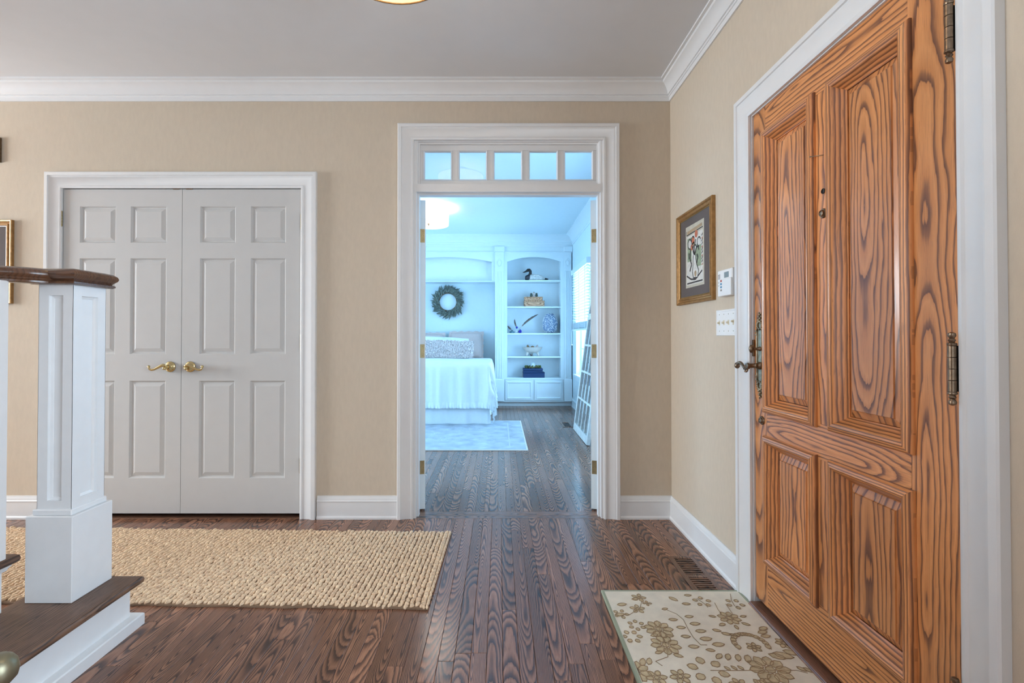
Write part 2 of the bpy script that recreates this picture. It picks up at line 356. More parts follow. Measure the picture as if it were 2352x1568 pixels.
# plain windows behind the viewer and beside the bedroom (unseen; the bedroom and hall-end ones are added to bring daylight)
def plain_window(n, to3, rect, cols, rows, label):
    u0, v0, u1, v1 = rect
    e = empty('window_%d' % n, to3((u0+u1)/2, v0, 0), label, 'window', kind='structure')
    MB().nested(rect, [(.003, -.002), (.003, -.05), (.05, -.05), (.05, -.09)], to3, fill=False).build('frame', M_trim, e)
    for i in range(1, cols):
        u = u0 + (u1-u0)*i/cols; b = MB(); b.sweep([(u, v0+.05), (u, v1-.05)], [(-.012, -.05), (.012, -.05), (.012, -.08), (-.012, -.08)], to3); b.build('mullion', M_trim, e)
    for j in range(1, rows):
        v = v0 + (v1-v0)*j/rows; b = MB(); b.sweep([(u0+.05, v), (u1-.05, v)], [(-.012, -.052), (.012, -.052), (.012, -.078), (-.012, -.078)], to3); b.build('muntin', M_trim, e)
    MB().add([to3(u0+.05, v0+.05, -.066), to3(u1-.05, v0+.05, -.066), to3(u1-.05, v1-.05, -.066), to3(u0+.05, v1-.05, -.066)], [(0, 1, 2, 3)]).build('pane', M_glass, e)
    MB().sweep([(u0, v0), (u0, v1), (u1, v1), (u1, v0)], [(0, 0), (0, .02), (.09, .02), (.09, 0)], to3).build('casing', M_trim, e)
plain_window(2, right, (-.55, .35, .75, 2.35), 3, 4, 'tall hall window beside the front door')
plain_window(3, lambda u, v, b: (u, YF+b, v), (-2.0, .5, .6, 2.45), 4, 3, 'wide hall window behind the viewer')
plain_window(8, lambda u, v, b: (XL+b, u, v), (.9, .9, 2.7, 2.4), 3, 3, 'added daylight window at the far end of the hall')
plain_window(4, lambda u, v, b: (BXL+b, u, v), (3.85, .6, 5.35, 2.2), 2, 2, 'added daylight window on the far side of the bed, nearer the doorway')
plain_window(5, lambda u, v, b: (BXL+b, u, v), (5.65, .6, 7.15, 2.2), 2, 2, 'added daylight window on the far side of the bed, nearer the pillows')
plain_window(6, bright, (3.55, wz0, 4.65, wz1), 2, 2, 'added daylight window behind the open bedroom door leaf')

# ------------------------------------------------------------------ floor of single planks
floor = tag(boxp('floor', (XL-.1, YF-.1, -.10), (BX+.15, BY+.1, -.012), M_gap, bevel=0), 'dark stained oak strip floor of hall and bedroom', 'floor', kind='structure')
PW = .0572
def plank_mb(mb, x0, y0, x1, y1, axis='Y'):
    g = .0004; c = .0012
    a0, b0, a1, b1 = x0+g, y0+g, x1-g, y1-g
    mb.add([(a0,b0,-.014),(a1,b0,-.014),(a1,b1,-.014),(a0,b1,-.014),(a0,b0,-c),(a1,b0,-c),(a1,b1,-c),(a0,b1,-c),(a0+c,b0+c,0),(a1-c,b0+c,0),(a1-c,b1-c,0),(a0+c,b1-c,0)],
           [(0,1,5,4),(1,2,6,5),(2,3,7,6),(3,0,4,7),(4,5,9,8),(5,6,10,9),(6,7,11,10),(7,4,8,11),(8,9,10,11)])
def lay(x0, x1, y0, y1, seen, lmin=.6, lmax=1.7):
    """columns of boards; 'seen' keeps a board as an object of its own, the others are joined"""
    x = x1
    while x > x0 + .005:
        xa = max(x0, x - PW); y = y0; first = True
        while y < y1 - .01:
            L = rnd.uniform(lmin, lmax)*(rnd.uniform(.25, 1) if first else 1); first = False
            ye = min(y1, y + L)
            if y1 - ye < .18: ye = y1
            if seen(xa, y, x, ye):
                npl[0] += 1; mb = MB(); plank_mb(mb, xa, y, x, ye); mb.build('plank', M_floor, floor, normals=False)
            else: plank_mb(rest, xa, y, x, ye)
            y = ye
        x = xa
rest = MB(); npl = [0]
hid = lambda *a: False
lay(-1.46, XR+.02, YF, 1.28, hid); lay(XL, -1.46, YF, 1.9, hid); lay(XL, -3.05, 1.9, D-.0, hid)
lay(-1.46, XR+.02, 1.28, D, lambda a, b, c, d: (a > -.36 and d > 1.45) or (b < 2.0 and d > 1.45) or d > 2.9)
lay(-3.05, -1.46, 1.9, D, lambda a, b, c, d: d > 2.85)
lay(-.66, -.10, D+WT, BY, lambda a, b, c, d: b < 6.2, .5, 1.5); lay(-.10, BX, D+WT, BY, lambda a, b, c, d: b < 7.6, .6, 1.6); lay(BXL, -.66, D+WT, BY, hid)
rest.build('plank_field', M_floor, floor, normals=False)['kind'] = 'stuff'
for y0, y1 in ((D, D+.058), (D+.058, D+WT)):
    mb = MB(); plank_mb(mb, dx0+.02, y0, dx1-.02, y1); mb.build('threshold_board', M_floorX, floor, normals=False)
mb = MB(); plank_mb(mb, cx0, D, cx1, D+.66); mb.build('closet_floor_board', M_floorX, floor, normals=False)

# ------------------------------------------------------------------ trim
CAS = [(0, 0), (0, .011), (.006, .015), (.013, .015), (.018, .010), (.062, .015), (.070, .020), (.076, .020), (.078, .026), (.096, .026), (.1, .022), (.1, 0)]
CROWN = [(0, -.114), (.009, -.114), (.010, -.090), (.015, -.088), (.017, -.083), (.015, -.078), (.022, -.076), (.026, -.064), (.036, -.046), (.052, -.031), (.066, -.024), (.069, -.018), (.069, -.012), (.084, -.011), (.084, 0), (0, 0)]
BASE = [(0, 0), (.020, 0), (.020, .012), (.014, .020), (.013, .104), (.016, .107), (.016, .113), (.011, .118), (.011, .126), (.006, .134), (.005, .143), (0, .143)]
n_tr = [0]
def trim(mb, label, mat=None, name='trim', smooth=35):
    n_tr[0] += 1; return tag(mb.build('trim_%d' % n_tr[0] if name == 'trim' else name, mat or M_trim, smooth=smooth), label, 'trim', kind='structure')
cr = MB().sweep([(XL, D), (XR, D), (XR, YF)], [(-a, HC + b) for a, b in CROWN], plan)
trim(cr, 'white crown moulding along the hall ceiling')
def base(path, name, label, mat=None):
    return tag(MB().sweep(path, [(-a, b) for a, b in BASE], plan).build(name, mat or M_trim, smooth=35), label, 'baseboard', kind='structure')
base([(XL, D), (cx0-.102, D)], 'baseboard_back_left', 'white baseboard between the gilt pictures and the closet')
base([(cx1+.104, D), (dx0-.085, D)], 'baseboard_back', 'white baseboard between closet and bedroom doorway')
base([(dx1+.085, D), (XR, D), (XR, fd1+.103)], 'baseboard_right', 'white baseboard turning the corner beside the front door')
# closet casing and doorway casing and front-door casing (path runs so that the profile grows outwards)
trim(MB().sweep([(cx0+.004, 0), (cx0+.004, ctop-.004), (cx1-.004, ctop-.004), (cx1-.004, 0)], CAS, back), 'white moulded casing around the closet doors')
trim(MB().sweep([(dx0+.007, 0), (dx0+.007, dtop-.024), (dx1-.007, dtop-.024), (dx1-.007, 0)], CAS, back), 'white moulded casing around the bedroom doorway')
fdc = trim(MB().sweep([(fd1-.006, 0), (fd1-.006, fdt-.006), (fd0+.006, fdt-.006), (fd0+.006, 0)], [(-a, b) for a, b in CAS][::-1], right), 'white moulded casing around the oak front door')
# jambs of the doorway
jm = MB().box((dx0, D, 0), (dx0+.022, D+WT, dtop)).box((dx1-.022, D, 0), (dx1, D+WT, dtop)).box((dx0+.022, D, dtop-.022), (dx1-.022, D+WT, dtop))
jm.box((dx0+.022, D+.03, 0), (dx0+.034, D+.075, 2.05)).box((dx1-.034, D+.03, 0), (dx1-.022, D+.075, 2.05)).box((dx0+.034, D+.03, 2.038), (dx1-.034, D+.075, 2.05))
jm.box((dx0+.022, D-.004, 2.05), (dx1-.022, D+WT, 2.10))
trim(jm, 'white jamb and transom bar of the bedroom doorway', smooth=False)
jc = MB().box((cx0-.01, D+.002, 0), (cx0, D+WT, ctop)).box((cx1, D+.002, 0), (cx1+.01, D+WT, ctop)).box((cx0-.01, D+.002, ctop), (cx1+.01, D+WT, ctop+.01))
trim(jc, 'white jamb lining of the closet opening', smooth=False)

# transom window with five panes
tw = empty('window_1', (.0575, D+.05, 2.10), 'five-pane transom window over the bedroom doorway', 'window', kind='structure')
px_ = [(-.485, -.302), (-.263, -.078), (-.039, .147), (.186, .374), (.413, .599)]
Z0, Z1 = 2.135, 2.326; X0, X1 = dx0+.022, dx1-.022; yf, yb = D+.035, D+.075
boxp('rail', (X0, yf, 2.10), (X1, yb, Z0), M_trim, tw); boxp('rail', (X0, yf, Z1), (X1, yb, dtop-.022), M_trim, tw)
boxp('stile', (X0, yf, Z0), (px_[0][0], yb, Z1), M_trim, tw); boxp('stile', (px_[-1][1], yf, Z0), (X1, yb, Z1), M_trim, tw)
for i in range(4): boxp('mullion', (px_[i][1], yf, Z0), (px_[i+1][0], yb, Z1), M_trim, tw)
for a, b in px_:
    MB().nested((a-.001, Z0-.001, b+.001, Z1+.001), [(0, -yf+D+.004), (.004, -yf+D+.004), (.010, -yf+D-.008), (.010, -yf+D-.018)], back, fill=False).build('glazing_bead', M_trim, tw)
    MB().box((a-.003, yf+.016, Z0-.003), (b+.003, yf+.019, Z1+.003)).build('pane', M_transom, tw)
mo = MB().sweep([(X0, 2.10), (X0, dtop-.022), (X1, dtop-.022), (X1, 2.10)], [(0, -.004), (-.006, -.006), (-.012, -.018), (-.018, -.020), (-.018, -.034), (0, -.034)], back)
mo.build('stop_moulding', M_trim, tw, smooth=35)

# ------------------------------------------------------------------ panelled white doors (closet pair, bedroom pair)
def panel_door(name, label, x0, x1, z0, z1, cols, rows, to3, t=.036, mat=None, loc=None, parent=None, local=False, cat='door'):
    e = empty(name, loc if loc else to3((x0+x1)/2, z0, 0), label, cat, kind='structure')
    hs = [(a, c, b, d) for (a, b) in cols for (c, d) in rows]
    MB().holes((x0, z0, x1, z1), hs, to3, t).build('frame', mat or M_trim, e, local=local)
    for h in hs:
        mb = MB().nested(h, [(0, 0), (.003, -.002), (.009, -.010), (.016, -.010), (.019, -.0085), (.036, -.003), (.039, -.003)], to3)
        mb.nested(h, [(0, -t), (.010, -t+.010), (.039, -t+.004)], to3)
        mb.build('panel', mat or M_trim, e, local=local)
    return e
px2x = lambda p: (p - 1147) / 365.33; py2z = lambda p: 1.14 + (772 - p) / 365.33
rows = [(py2z(557), py2z(472)), (py2z(813), py2z(592)), (py2z(1097), py2z(874))]
cdoor = lambda u, v, b: (u, D + .004 - b, v)
xm = -2.0015
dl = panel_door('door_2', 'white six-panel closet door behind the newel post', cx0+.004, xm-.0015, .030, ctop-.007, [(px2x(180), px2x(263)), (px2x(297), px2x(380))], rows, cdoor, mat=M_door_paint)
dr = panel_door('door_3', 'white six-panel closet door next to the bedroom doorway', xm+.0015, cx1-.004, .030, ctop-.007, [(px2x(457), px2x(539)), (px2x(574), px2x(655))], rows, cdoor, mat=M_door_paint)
def hinge_small(x, z, parent, mat=M_hbrass):
    h = MB(); M = T(x, D-.006, z)
    for k in range(5): h.lathe([(.0055, -.047+k*.019), (.0055, -.047+k*.019+.0175)], M, 10)
    h.lathe([(0, .050), (.004, .048), (.005, .047)], M, 10); h.lathe([(.005, -.047), (.004, -.050), (0, -.052)], M, 10)
    return h.build('hinge', mat, parent, smooth=40)
for z in (1.86, 1.10, .33): hinge_small(cx0+.002, z+.02, dl); hinge_small(cx1-.002, z, dr)
def lever(x, z, sgn, parent, flip):
    e = MB(); M = T(x, D+.004, z) @ RX(90)
    e.lathe([(0, 0), (.033, 0), (.034, .004), (.030, .010), (.024, .012), (.022, .016), (.016, .018), (.013, .024), (.013, .040), (.015, .044), (.012, .050), (0, .051)], M, 28)
    ro = e.build('rosette', M_brass, parent, smooth=40)
    ctl = [(-.010, .004), (.002, .010), (.014, .013), (.030, .007), (.050, -.004), (.068, -.013), (.085, -.017), (.096, -.014), (.102, -.006), (.103, .004)]
    pts = [(x + sgn*p[0], D - .042, z + p[1]) for p in ctl]; rad = [.006, .0085, .0095, .009, .0078, .007, .0068, .006, .0055, .005]
    l = MB().tube(pts, rad, 10, up=(0, 1, 0)); l.ball(pts[-1], .0085); l.ball((x + sgn*.004, D-.046, z-.007), .0105)
    l.build('lever', M_brass, ro, smooth=True)
hz = py2z(842)
lever(px2x(391), hz, -1, dl, False); lever(px2x(437), hz, 1, dr, True)
for x in (px2x(402), px2x(432)): boxp('ball_catch', (x-.02, D-.001, ctop-.009), (x+.02, D+.02, ctop-.002), M_bronze, dl if x < xm else dr, bevel=.001)

# bedroom double doors, swung well open into the bedroom
def french(name, label, pivot, sgn, ang):
    wd = .581; hgt = 2.035
    to3 = lambda u, v, b: (sgn*u, -b - .038, v)
    e = panel_door(name, label, .003, wd, .012, hgt, [(.10, .265), (.325, .49)], [(.26, .92), (1.06, 1.62), (1.74, 1.94)], to3, t=.038, mat=M_btrim, loc=(pivot[0], pivot[1], 0), local=True)
    e.rotation_euler = (0, 0, sgn*R(ang))
    for z in (.283, 1.043, 1.80):
        h = MB(); xs = sorted((.0012*sgn, .003*sgn)); h.box((xs[0], -.032, z-.044), (xs[1], .002, z+.044))
        h.lathe([(.0055, -.045), (.0055, .045)], T(-.002*sgn, .004, z), 10)
        hh = h.build('hinge', M_hbrass, e, local=True, bevel=.0005)
        for dz in (-.03, 0, .03):
            sc_ = MB().lathe([(0, .0010), (.0028, .0008), (.0032, 0)], RY(-90*sgn), 8).build('screw', M_bronze, hh, local=True)
            sc_.location = Vector((.0012*sgn, -.020 - (.005 if dz == 0 else 0), z+dz)) - hh.location
    return e
french('door_4', 'open white bedroom door leaf on the bed side', (X0+.001, D+WT+.004), 1, 102)
french('door_5', 'open white bedroom door leaf on the window side', (X1-.001, D+WT+.004), -1, 105)

# ------------------------------------------------------------------ oak front door
XD = 1.088                                             # room face of the door
fdoor = lambda u, v, b: (XD - b, u, v)
fd = empty('door_1', (XD, 1.575, 0), 'stained oak front door with four raised panels and antique hardware', 'door', kind='structure')
y0, y1, zb, zt = 1.122, 2.032, .040, 2.080
cols = [(1.264, 1.556), (1.648, 1.944)]; rws = [(.228, .722), (.843, 1.966)]
slab = lambda nm, a, c, b, d, m: MB().box((XD, a, c), (XD+.044, b, d)).build(nm, m, fd, bevel=.0006)
slab('stile', y0, zb, cols[0][0], zt, M_doorZ); slab('stile', cols[1][1], zb, y1, zt, M_doorZ)
slab('rail', cols[0][0], rws[1][1], cols[1][1], zt, M_doorY); slab('rail', cols[0][0], rws[0][1], cols[1][1], rws[1][0], M_doorY); slab('rail', cols[0][0], zb, cols[1][1], rws[0][0], M_doorY)
slab('stile', cols[0][1], rws[0][0], cols[1][0], rws[0][1], M_doorZ); slab('stile', cols[0][1], rws[1][0], cols[1][0], rws[1][1], M_doorZ)
MOU = [(-.014, 0), (-.014, .007), (-.008, .016), (.006, .020), (.015, .015), (.018, .010), (.030, -.008), (.036, -.018), (.042, -.022), (.042, -.034), (-.002, -.034)]
for a, b in cols:
    for c, d in rws:
        cor = [(a, c), (b, c), (b, d), (a, d)]
        for k in range(4):
            p, q = cor[k], cor[(k+1) % 4]; vs = []
            for (pt, s_) in ((p, 0), (q, 1)):
                for (o_, h_) in MOU:
                    uu = pt[0] + (o_ if pt[0] == a else -o_); vv = pt[1] + (o_ if pt[1] == c else -o_); vs.append(fdoor(uu, vv, h_))
            n = len(MOU); fs = [(i, n+i, n+(i+1) % n, (i+1) % n) for i in range(n)] + [tuple(range(n)), tuple(reversed(range(n, 2*n)))]
            MB().add(vs, fs).build('moulding', M_mouY if k % 2 == 0 else M_mouZ, fd, smooth=40)
        MB().nested((a+.038, c+.038, b-.038, d-.038), [(0, -.028), (.004, -.028), (.006, -.024), (.028, -.014), (.030, -.010), (.032, -.010)], fdoor).build('raised_panel', M_doorZ, fd)
# lock plate
pl = MB(); yc, zc0, zc1 = 1.978, .885, 1.236; hw = .026
out_ = []
def plate(v):                                            # half width of the ornate plate at height fraction v
    t = abs(v-.5)*2
    if t < .62: return hw
    if t < .66: return hw*1.22
    if t < .70: return hw*.95
    return hw*.95*max(0, 1-(t-.70)/.30)**.75*(1+.22*math.sin((t-.7)*60)) + .0025
nv = 60; L_, R_ = [], []
for i in range(nv+1):
    v = i/nv; z = zc0 + (zc1-zc0)*v; h = plate(v); L_.append((yc-h, z)); R_.append((yc+h, z))
vs = [fdoor(*p, .0005) for p in L_] + [fdoor(*p, .006) for p in L_] + [fdoor(yc, p[1], .0085) for p in L_] + [fdoor(*p, .006) for p in R_] + [fdoor(*p, .0005) for p in R_]
m = nv+1; pl.add(vs, [(k*m+i, k*m+i+1, (k+1)*m+i+1, (k+1)*m+i) for k in range(4) for i in range(nv)])
lp = pl.build('lock_plate', M_pewter, fd, smooth=40)
bd = MB()
for s_ in (-1, 1):
    bd.tube([(XD-.008, yc+s_*hw*.9, zc0+.07+i*(zc1-zc0-.14)/10) for i in range(11)], .0032, 8)
    for zz in (zc0+.075, zc0+.09, zc1-.075, zc1-.09): bd.ball((XD-.009, yc+s_*hw, zz), .0055, nu=8, nv=6)
for cz, up in ((zc1-.055, 1), (zc0+.055, -1)):
    for k in range(9):
        a = R(-20+k*27.5); bd.ball((XD-.010, yc+.017*math.cos(a), cz+up*(.004+.016*math.sin(a))), .0052, nu=8, nv=6)
    for k in range(5): bd.ball((XD-.010, yc+(-1)**k*.006*(1-k/6), cz+up*(.026+k*.0075)), .0062-.0006*k, nu=8, nv=6)
    bd.tube([(XD-.009, yc-.022, cz-up*.018), (XD-.010, yc-.012, cz-up*.004), (XD-.010, yc, cz-up*.012), (XD-.010, yc+.012, cz-up*.004), (XD-.009, yc+.022, cz-up*.018)], .0035, 8)
bd.build('scrollwork', M_pewter, lp, smooth=True)
tt = MB().lathe([(.010, 0), (.008, .006), (.0055, .010), (.0055, .028)], T(XD-.008, yc, 1.088) @ RY(-90), 12)
tt.ball((XD-.042, yc+.004, 1.088), (.010, .009, .017)); tt.build('thumb_turn', M_bronze, lp, smooth=40)
lv = MB().lathe([(.016, 0), (.016, .004), (.012, .008), (.010, .018), (.012, .022), (.009, .026), (.009, .046), (.012, .050), (.011, .056), (0, .058)], T(XD-.008, yc, 1.018) @ RY(-90), 16)
lp_pts = []
for i in range(22):
    t = i/21; lp_pts.append((XD-.056, yc-.004+t*.098 - .0, 1.018 - .013*math.sin(t*math.pi*2)*.9 - .004*t))
lv.tube(lp_pts, [.0095-.003*math.sin(i/21*math.pi) for i in range(22)], 10, up=(1, 0, 0)); lv.ball(lp_pts[-1], (.012, .012, .014))
for k in range(9):
    a = k/8*math.pi*1.6; lv.ball((XD-.056, yc+.022+.013*math.cos(a), 1.004+.011*math.sin(a)), .005, nu=8, nv=6)
lv.build('lever_handle', M_bronze, lp, smooth=40)
boxp('latch_plate', (XD-.008, y1-.002, 1.055), (XD+.01, y1+.008, 1.125), M_bronze, fd, bevel=.001)
def roundel(name, y, z, r, mat):
    MB().lathe([(r, 0), (r, .003), (r*.86, .006), (r*.70, .006), (r*.62, .011), (r*.45, .012), (r*.35, .010), (0, .010)], T(XD, y, z) @ RY(-90), 24).build(name, mat, fd, smooth=40)
roundel('deadbolt_knob', 1.978, .792, .018, M_bronze); roundel('door_viewer', 1.596, 1.552, .0165, M_bronze)
MB().lathe([(.009, 0), (.009, .002), (.0065, .0025), (.006, -.006), (0, -.006)], T(XD-.0005, 1.597, 1.627) @ RY(-90), 16).build('peephole', M_black, fd, smooth=40)
MB().tube([(XD, 1.594, 1.748), (XD-.020, 1.635, 1.757)], .0013, 6).ball((XD-.020, 1.635, 1.757), .0026).build('nail', M_pewter, fd, smooth=True)
for zc in (1.868, 1.064, .262):
    h = MB(); M = T(1.060, 1.118, zc)
    for k in range(4): h.lathe([(.0076, -.054+k*.027), (.0084, -.0535+k*.027), (.0084, -.0282+k*.027), (.0076, -.0277+k*.027)], M, 14)
    for s_ in (1, -1):
        M2 = M @ (Matrix.Identity(4) if s_ > 0 else RX(180))
        h.lathe([(.0086, .054), (.0095, .056), (.0095, .059), (.005, .062), (.0075, .067), (.0045, .071), (.008, .077), (.007, .083), (.002, .086), (0, .086)], M2, 14)
    hb = h.build('hinge', M_bronze, fd, smooth=40)
    boxp('hinge_leaf', (1.060, 1.119, zc-.054), (1.091, 1.122, zc+.054), M_gap, hb, bevel=.0004)
# jamb and dark sill of the front door
jf = MB().box((XR+.002, fd0, 0), (XR+.16, fd0+.012, fdt)).box((XR+.002, fd1-.010, 0), (XR+.16, fd1, fdt)).box((XR+.002, fd0+.012, fdt-.010), (XR+.16, fd1-.010, fdt))
trim(jf, 'white jamb of the oak front door', smooth=False)
tag(boxp('trim_sill', (XR-.028, fd0+.005, 0), (XR+.16, fd1-.012, .022), M_floor, bevel=.006), 'dark wooden sill under the oak front door', 'sill', kind='structure')
tag(boxp('trim_door_stop', (XD+.05, fd0+.012, .022), (XD+.07, fd1-.012, fdt-.01), M_black, bevel=0), 'dark weather strip behind the oak front door', 'trim', kind='structure')

# ------------------------------------------------------------------ stairs
st = empty('staircase', (-1.444, 1.3, 0), 'staircase with dark oak treads and white risers', 'stairs')
RISE, RUN = .19, .267
NEAR = .35
for k in range(7):
    xr = -1.444 - k*RUN; top = RISE*(k+1); ye = 1.877 if k == 0 else 1.65
    boxp('riser', (xr-.02, NEAR, top-RISE+(.0 if k == 0 else .0)), (xr, ye, top-.029), M_stair, st, bevel=.001)
    boxp('side_panel', (xr-RUN, ye-.02, 0 if k == 0 else RISE*0), (xr-.02, ye, top-.029), M_stair, st, bevel=.001)
    xo, yo = xr+.032, ye+.032
    xi = xr-RUN-.0 if k else xr-RUN-.02
    pr = [(0, -.029), (.024, -.029), (.030, -.024), (.0325, -.0145), (.030, -.005), (.024, 0), (0, 0)]
    tb = MB(); tb.sweep([(xr, NEAR), (xr, ye), (xi, ye)], [(-a, top + b) for a, b in pr], plan)
    tb.add([(xr, NEAR, top), (xr, ye, top), (xi, ye, top), (xi, NEAR, top), (xr, NEAR, top-.029), (xr, ye, top-.029), (xi, ye, top-.029), (xi, NEAR, top-.029)], [(0, 1, 2, 3), (7, 6, 5, 4)])
    tb.build('tread', M_tread, st, smooth=40)
    cv = [(0, -.050), (.008, -.050), (.010, -.044), (.016, -.036), (.018, -.0295), (0, -.0295)]
    if k: MB().sweep([(xr, NEAR), (xr, ye), (xr-RUN, ye)], [(-a, top + b) for a, b in cv], plan).build('cove_moulding', M_stair, st, smooth=35)
MB().sweep([(-1.444, NEAR), (-1.444, 1.877), (-3.3, 1.877)], [(0, 0), (-.033, 0), (-.033, .040), (-.029, .044), (0, .047)], plan).build('base_moulding', M_stair, st, smooth=35)
boxp('near_panel', (-3.3, NEAR, 0), (-1.464, NEAR+.02, .161), M_stair, st)

rl = empty('stair_railing', (-1.605, 1.79, .19), 'square white newel post with dark oak cap, handrail and baluster', 'railing')
bx0, bx1, by0, by1 = -1.690, -1.522, 1.707, 1.885
boxp('newel_base', (bx0, by0, .19), (bx1, by1, .497), M_stair, rl, bevel=.002)
boxp('newel_collar', (bx0+.014, by0+.010, .497), (bx1-.012, by1-.012, .518), M_stair, rl, bevel=.003)
sx0, sx1, sy0, sy1 = -1.664, -1.540, 1.723, 1.866
sh = MB()
pn = lambda w_: [(0, 0)]
for (w_, to3) in ((sx1-sx0, lambda u, v, b: (sx0+u, sy0-b, v)), (sy1-sy0, lambda u, v, b: (sx1+b, sy0+u, v)), (sx1-sx0, lambda u, v, b: (sx1-u, sy1+b, v)), (sy1-sy0, lambda u, v, b: (sx0-b, sy1-u, v))):
    sh.holes((0, .518, w_, 1.326), [(.036, .548, w_-.036, 1.288)], to3, .001)
    sh.nested((.036, .548, w_-.036, 1.288), [(0, 0), (.001, -.009), (.010, -.012), (.0105, -.013)], to3)
sh.build('newel_shaft', M_stair, rl)
capp = [(0, 1.326), (.014, 1.326), (.021, 1.330), (.021, 1.336), (.013, 1.341), (.018, 1.347), (.026, 1.355), (.029, 1.363), (.026, 1.372), (.017, 1.380), (0, 1.385)]
cp = MB().sweep([(sx0, sy0), (sx0, sy1), (sx1, sy1), (sx1, sy0)], capp, plan, closed=True, closedprof=False)
cp.add([(sx0, sy0, 1.385), (sx1, sy0, 1.385), (sx1, sy1, 1.385), (sx0, sy1, 1.385)], [(0, 1, 2, 3)])
cp.build('newel_cap', M_rail, rl, smooth=30)
hp = [(-1.60, 1.80), (-1.612, 1.760), (-1.628, 1.722), (-1.652, 1.685), (-1.685, 1.655), (-1.73, 1.635), (-1.79, 1.625), (-1.86, 1.622), (-2.0, 1.622), (-2.3, 1.622), (-2.9, 1.622)]
hz_ = [0]*7 + [.01, .07, .28, .71]
HPR = [(-.030, 1.341), (-.026, 1.336), (-.026, 1.330), (-.020, 1.327), (.020, 1.327), (.026, 1.330), (.026, 1.336), (.030, 1.341), (.027, 1.346), (.033, 1.355), (.034, 1.363), (.030, 1.373), (.018, 1.380), (0, 1.383), (-.018, 1.380), (-.030, 1.373), (-.034, 1.363), (-.033, 1.355), (-.027, 1.346)]
hr = MB().sweep(hp, HPR, plan); k = len(HPR)
hr.v = [(p[0], p[1], p[2] + hz_[i//k]) for i, p in enumerate(hr.v)]
hr.build('handrail', M_rail, rl, smooth=35)
for i, (x, zb_, zt_) in enumerate(((-1.698, .38, 1.33), (-1.83, .38, 1.335), (-1.965, .57, 1.39), (-2.10, .57, 1.47), (-2.232, .76, 1.56), (-2.36, .76, 1.65), (-2.50, .95, 1.74), (-2.63, .95, 1.83), (-2.77, 1.14, 1.93))):
    boxp('baluster', (x-.016, 1.604, zb_), (x+.016, 1.636, zt_), M_stair, rl, bevel=.002)

# brass-knobbed stand at the very corner of the picture
ks = empty('doorstop_stand', (-1.148, 1.10, 0), 'aged brass round knob on a slim dark post beside the bottom stair', 'stand')
MB().lathe([(0, 0), (.055, 0), (.055, .008), (.04, .014), (.014, .022), (.011, .04), (.011, .30), (.014, .31), (.012, .325), (.010, .345)], T(-1.148, 1.10, 0), 20).build('post', M_gap, ks, smooth=40)
MB().lathe([(.012, .335), (.02, .340), (.034, .356), (.037, .372), (.034, .390), (.026, .402), (.022, .404), (.018, .408), (0, .410)], T(-1.148, 1.10, 0), 24).build('knob', plain('dull_brass', (.30, .27, .18), .4, .8, var=.2), ks, smooth=40)

# ------------------------------------------------------------------ hall ceiling lamp
M_diff = shade_mat('lamp_diffuser', (1.0, .92, .76), .25, .9)
def drum_lamp(loc, r, z0, z1, zc, label, ms, power, col, warm=True):
    x, y = loc; ms_d = M_diff if warm else ms; e = empty('ceiling_lamp', (x, y, z0), label, 'lamp')
    m = MB(); n = 40
    m.lathe([(r, z0), (r, z1)], T(x, y, 0), n); m.f = m.f[:-2]; m.m = m.m[:-2]
    m.build('drum_shade', ms, e, smooth=40, normals=False)
    for z in (z0, z1): MB().tube([(x+r*math.cos(2*math.pi*i/n), y+r*math.sin(2*math.pi*i/n), z) for i in range(n)], .003, 6, closed=True).build('rim', M_gold if warm else M_bwall, e, smooth=True)
    MB().lathe([(r-.004, z0+.018), (r-.004, z0+.022)], T(x, y, 0), n).build('diffuser', ms_d, e)
    MB().lathe([(0, z0-.012), (.006, z0-.010), (.008, z0), (.012, z0+.004), (.012, z0+.018)], T(x, y, 0), 14).build('finial', M_bronze, e, smooth=40)
    MB().lathe([(.065, zc-.018), (.065, zc), (0, zc)], T(x, y, 0), 24).build('ceiling_plate', M_pewter, e, smooth=40)
    MB().lathe([(.008, z0+.018), (.008, zc-.01)], T(x, y, 0), 10).build('rod', M_pewter, e, smooth=40)
    l = bpy.data.lights.new('bulb', 'POINT'); l.energy = power; l.color = col; l.shadow_soft_size = .05
    o = bpy.data.objects.new('bulb', l); C.objects.link(o); o.parent = e; o.location = (0.03, 0, (z1-z0)*.55)
    return e
drum_lamp((-.368, 1.575), .215, 2.395, 2.665, HC, 'cream drum ceiling lamp with thin gilt rim in the hall', M_shade, 36, (1.0, .86, .70))
drum_lamp((-4.05, 2.0), .215, 2.395, 2.665, HC, 'cream drum ceiling lamp over the stairs', M_shade, 26, (1.0, .52, .20))
drum_lamp((-.90, 6.05), .255, 2.555, 2.73, HB, 'white drum ceiling lamp glowing over the bed', M_bshade, 46, (1.0, .90, .78), False)

# ------------------------------------------------------------------ jute runner
jr = empty('jute_runner', (-1.8, 2.42, 0), 'chunky woven jute runner in front of the closet doors', 'rug', rz=R(-1.4))
jx, jy = 1.515, .385
b = MB(); n = 40
top_, bot_ = [], []
def jedge(t): return .006*math.sin(t*9) + .004*math.sin(t*23+1)
pts = [(-jx + 2*jx*i/n, -jy + jedge(i/n*6)*.6) for i in range(n+1)] + [(jx + jedge(j*.7)*.6 - .02*(1-j/8), -jy + 2*jy*j/8) for j in range(1, 8)] + [(jx - 2*jx*i/n, jy + jedge(i/n*5+2)*.6) for i in range(n+1)]
b.add([(p[0], p[1], .001) for p in pts] + [(p[0], p[1], .009) for p in pts], [tuple(reversed(range(len(pts)))), tuple(range(len(pts), 2*len(pts)))] + [(i, (i+1) % len(pts), len(pts)+(i+1) % len(pts), len(pts)+i) for i in range(len(pts))])
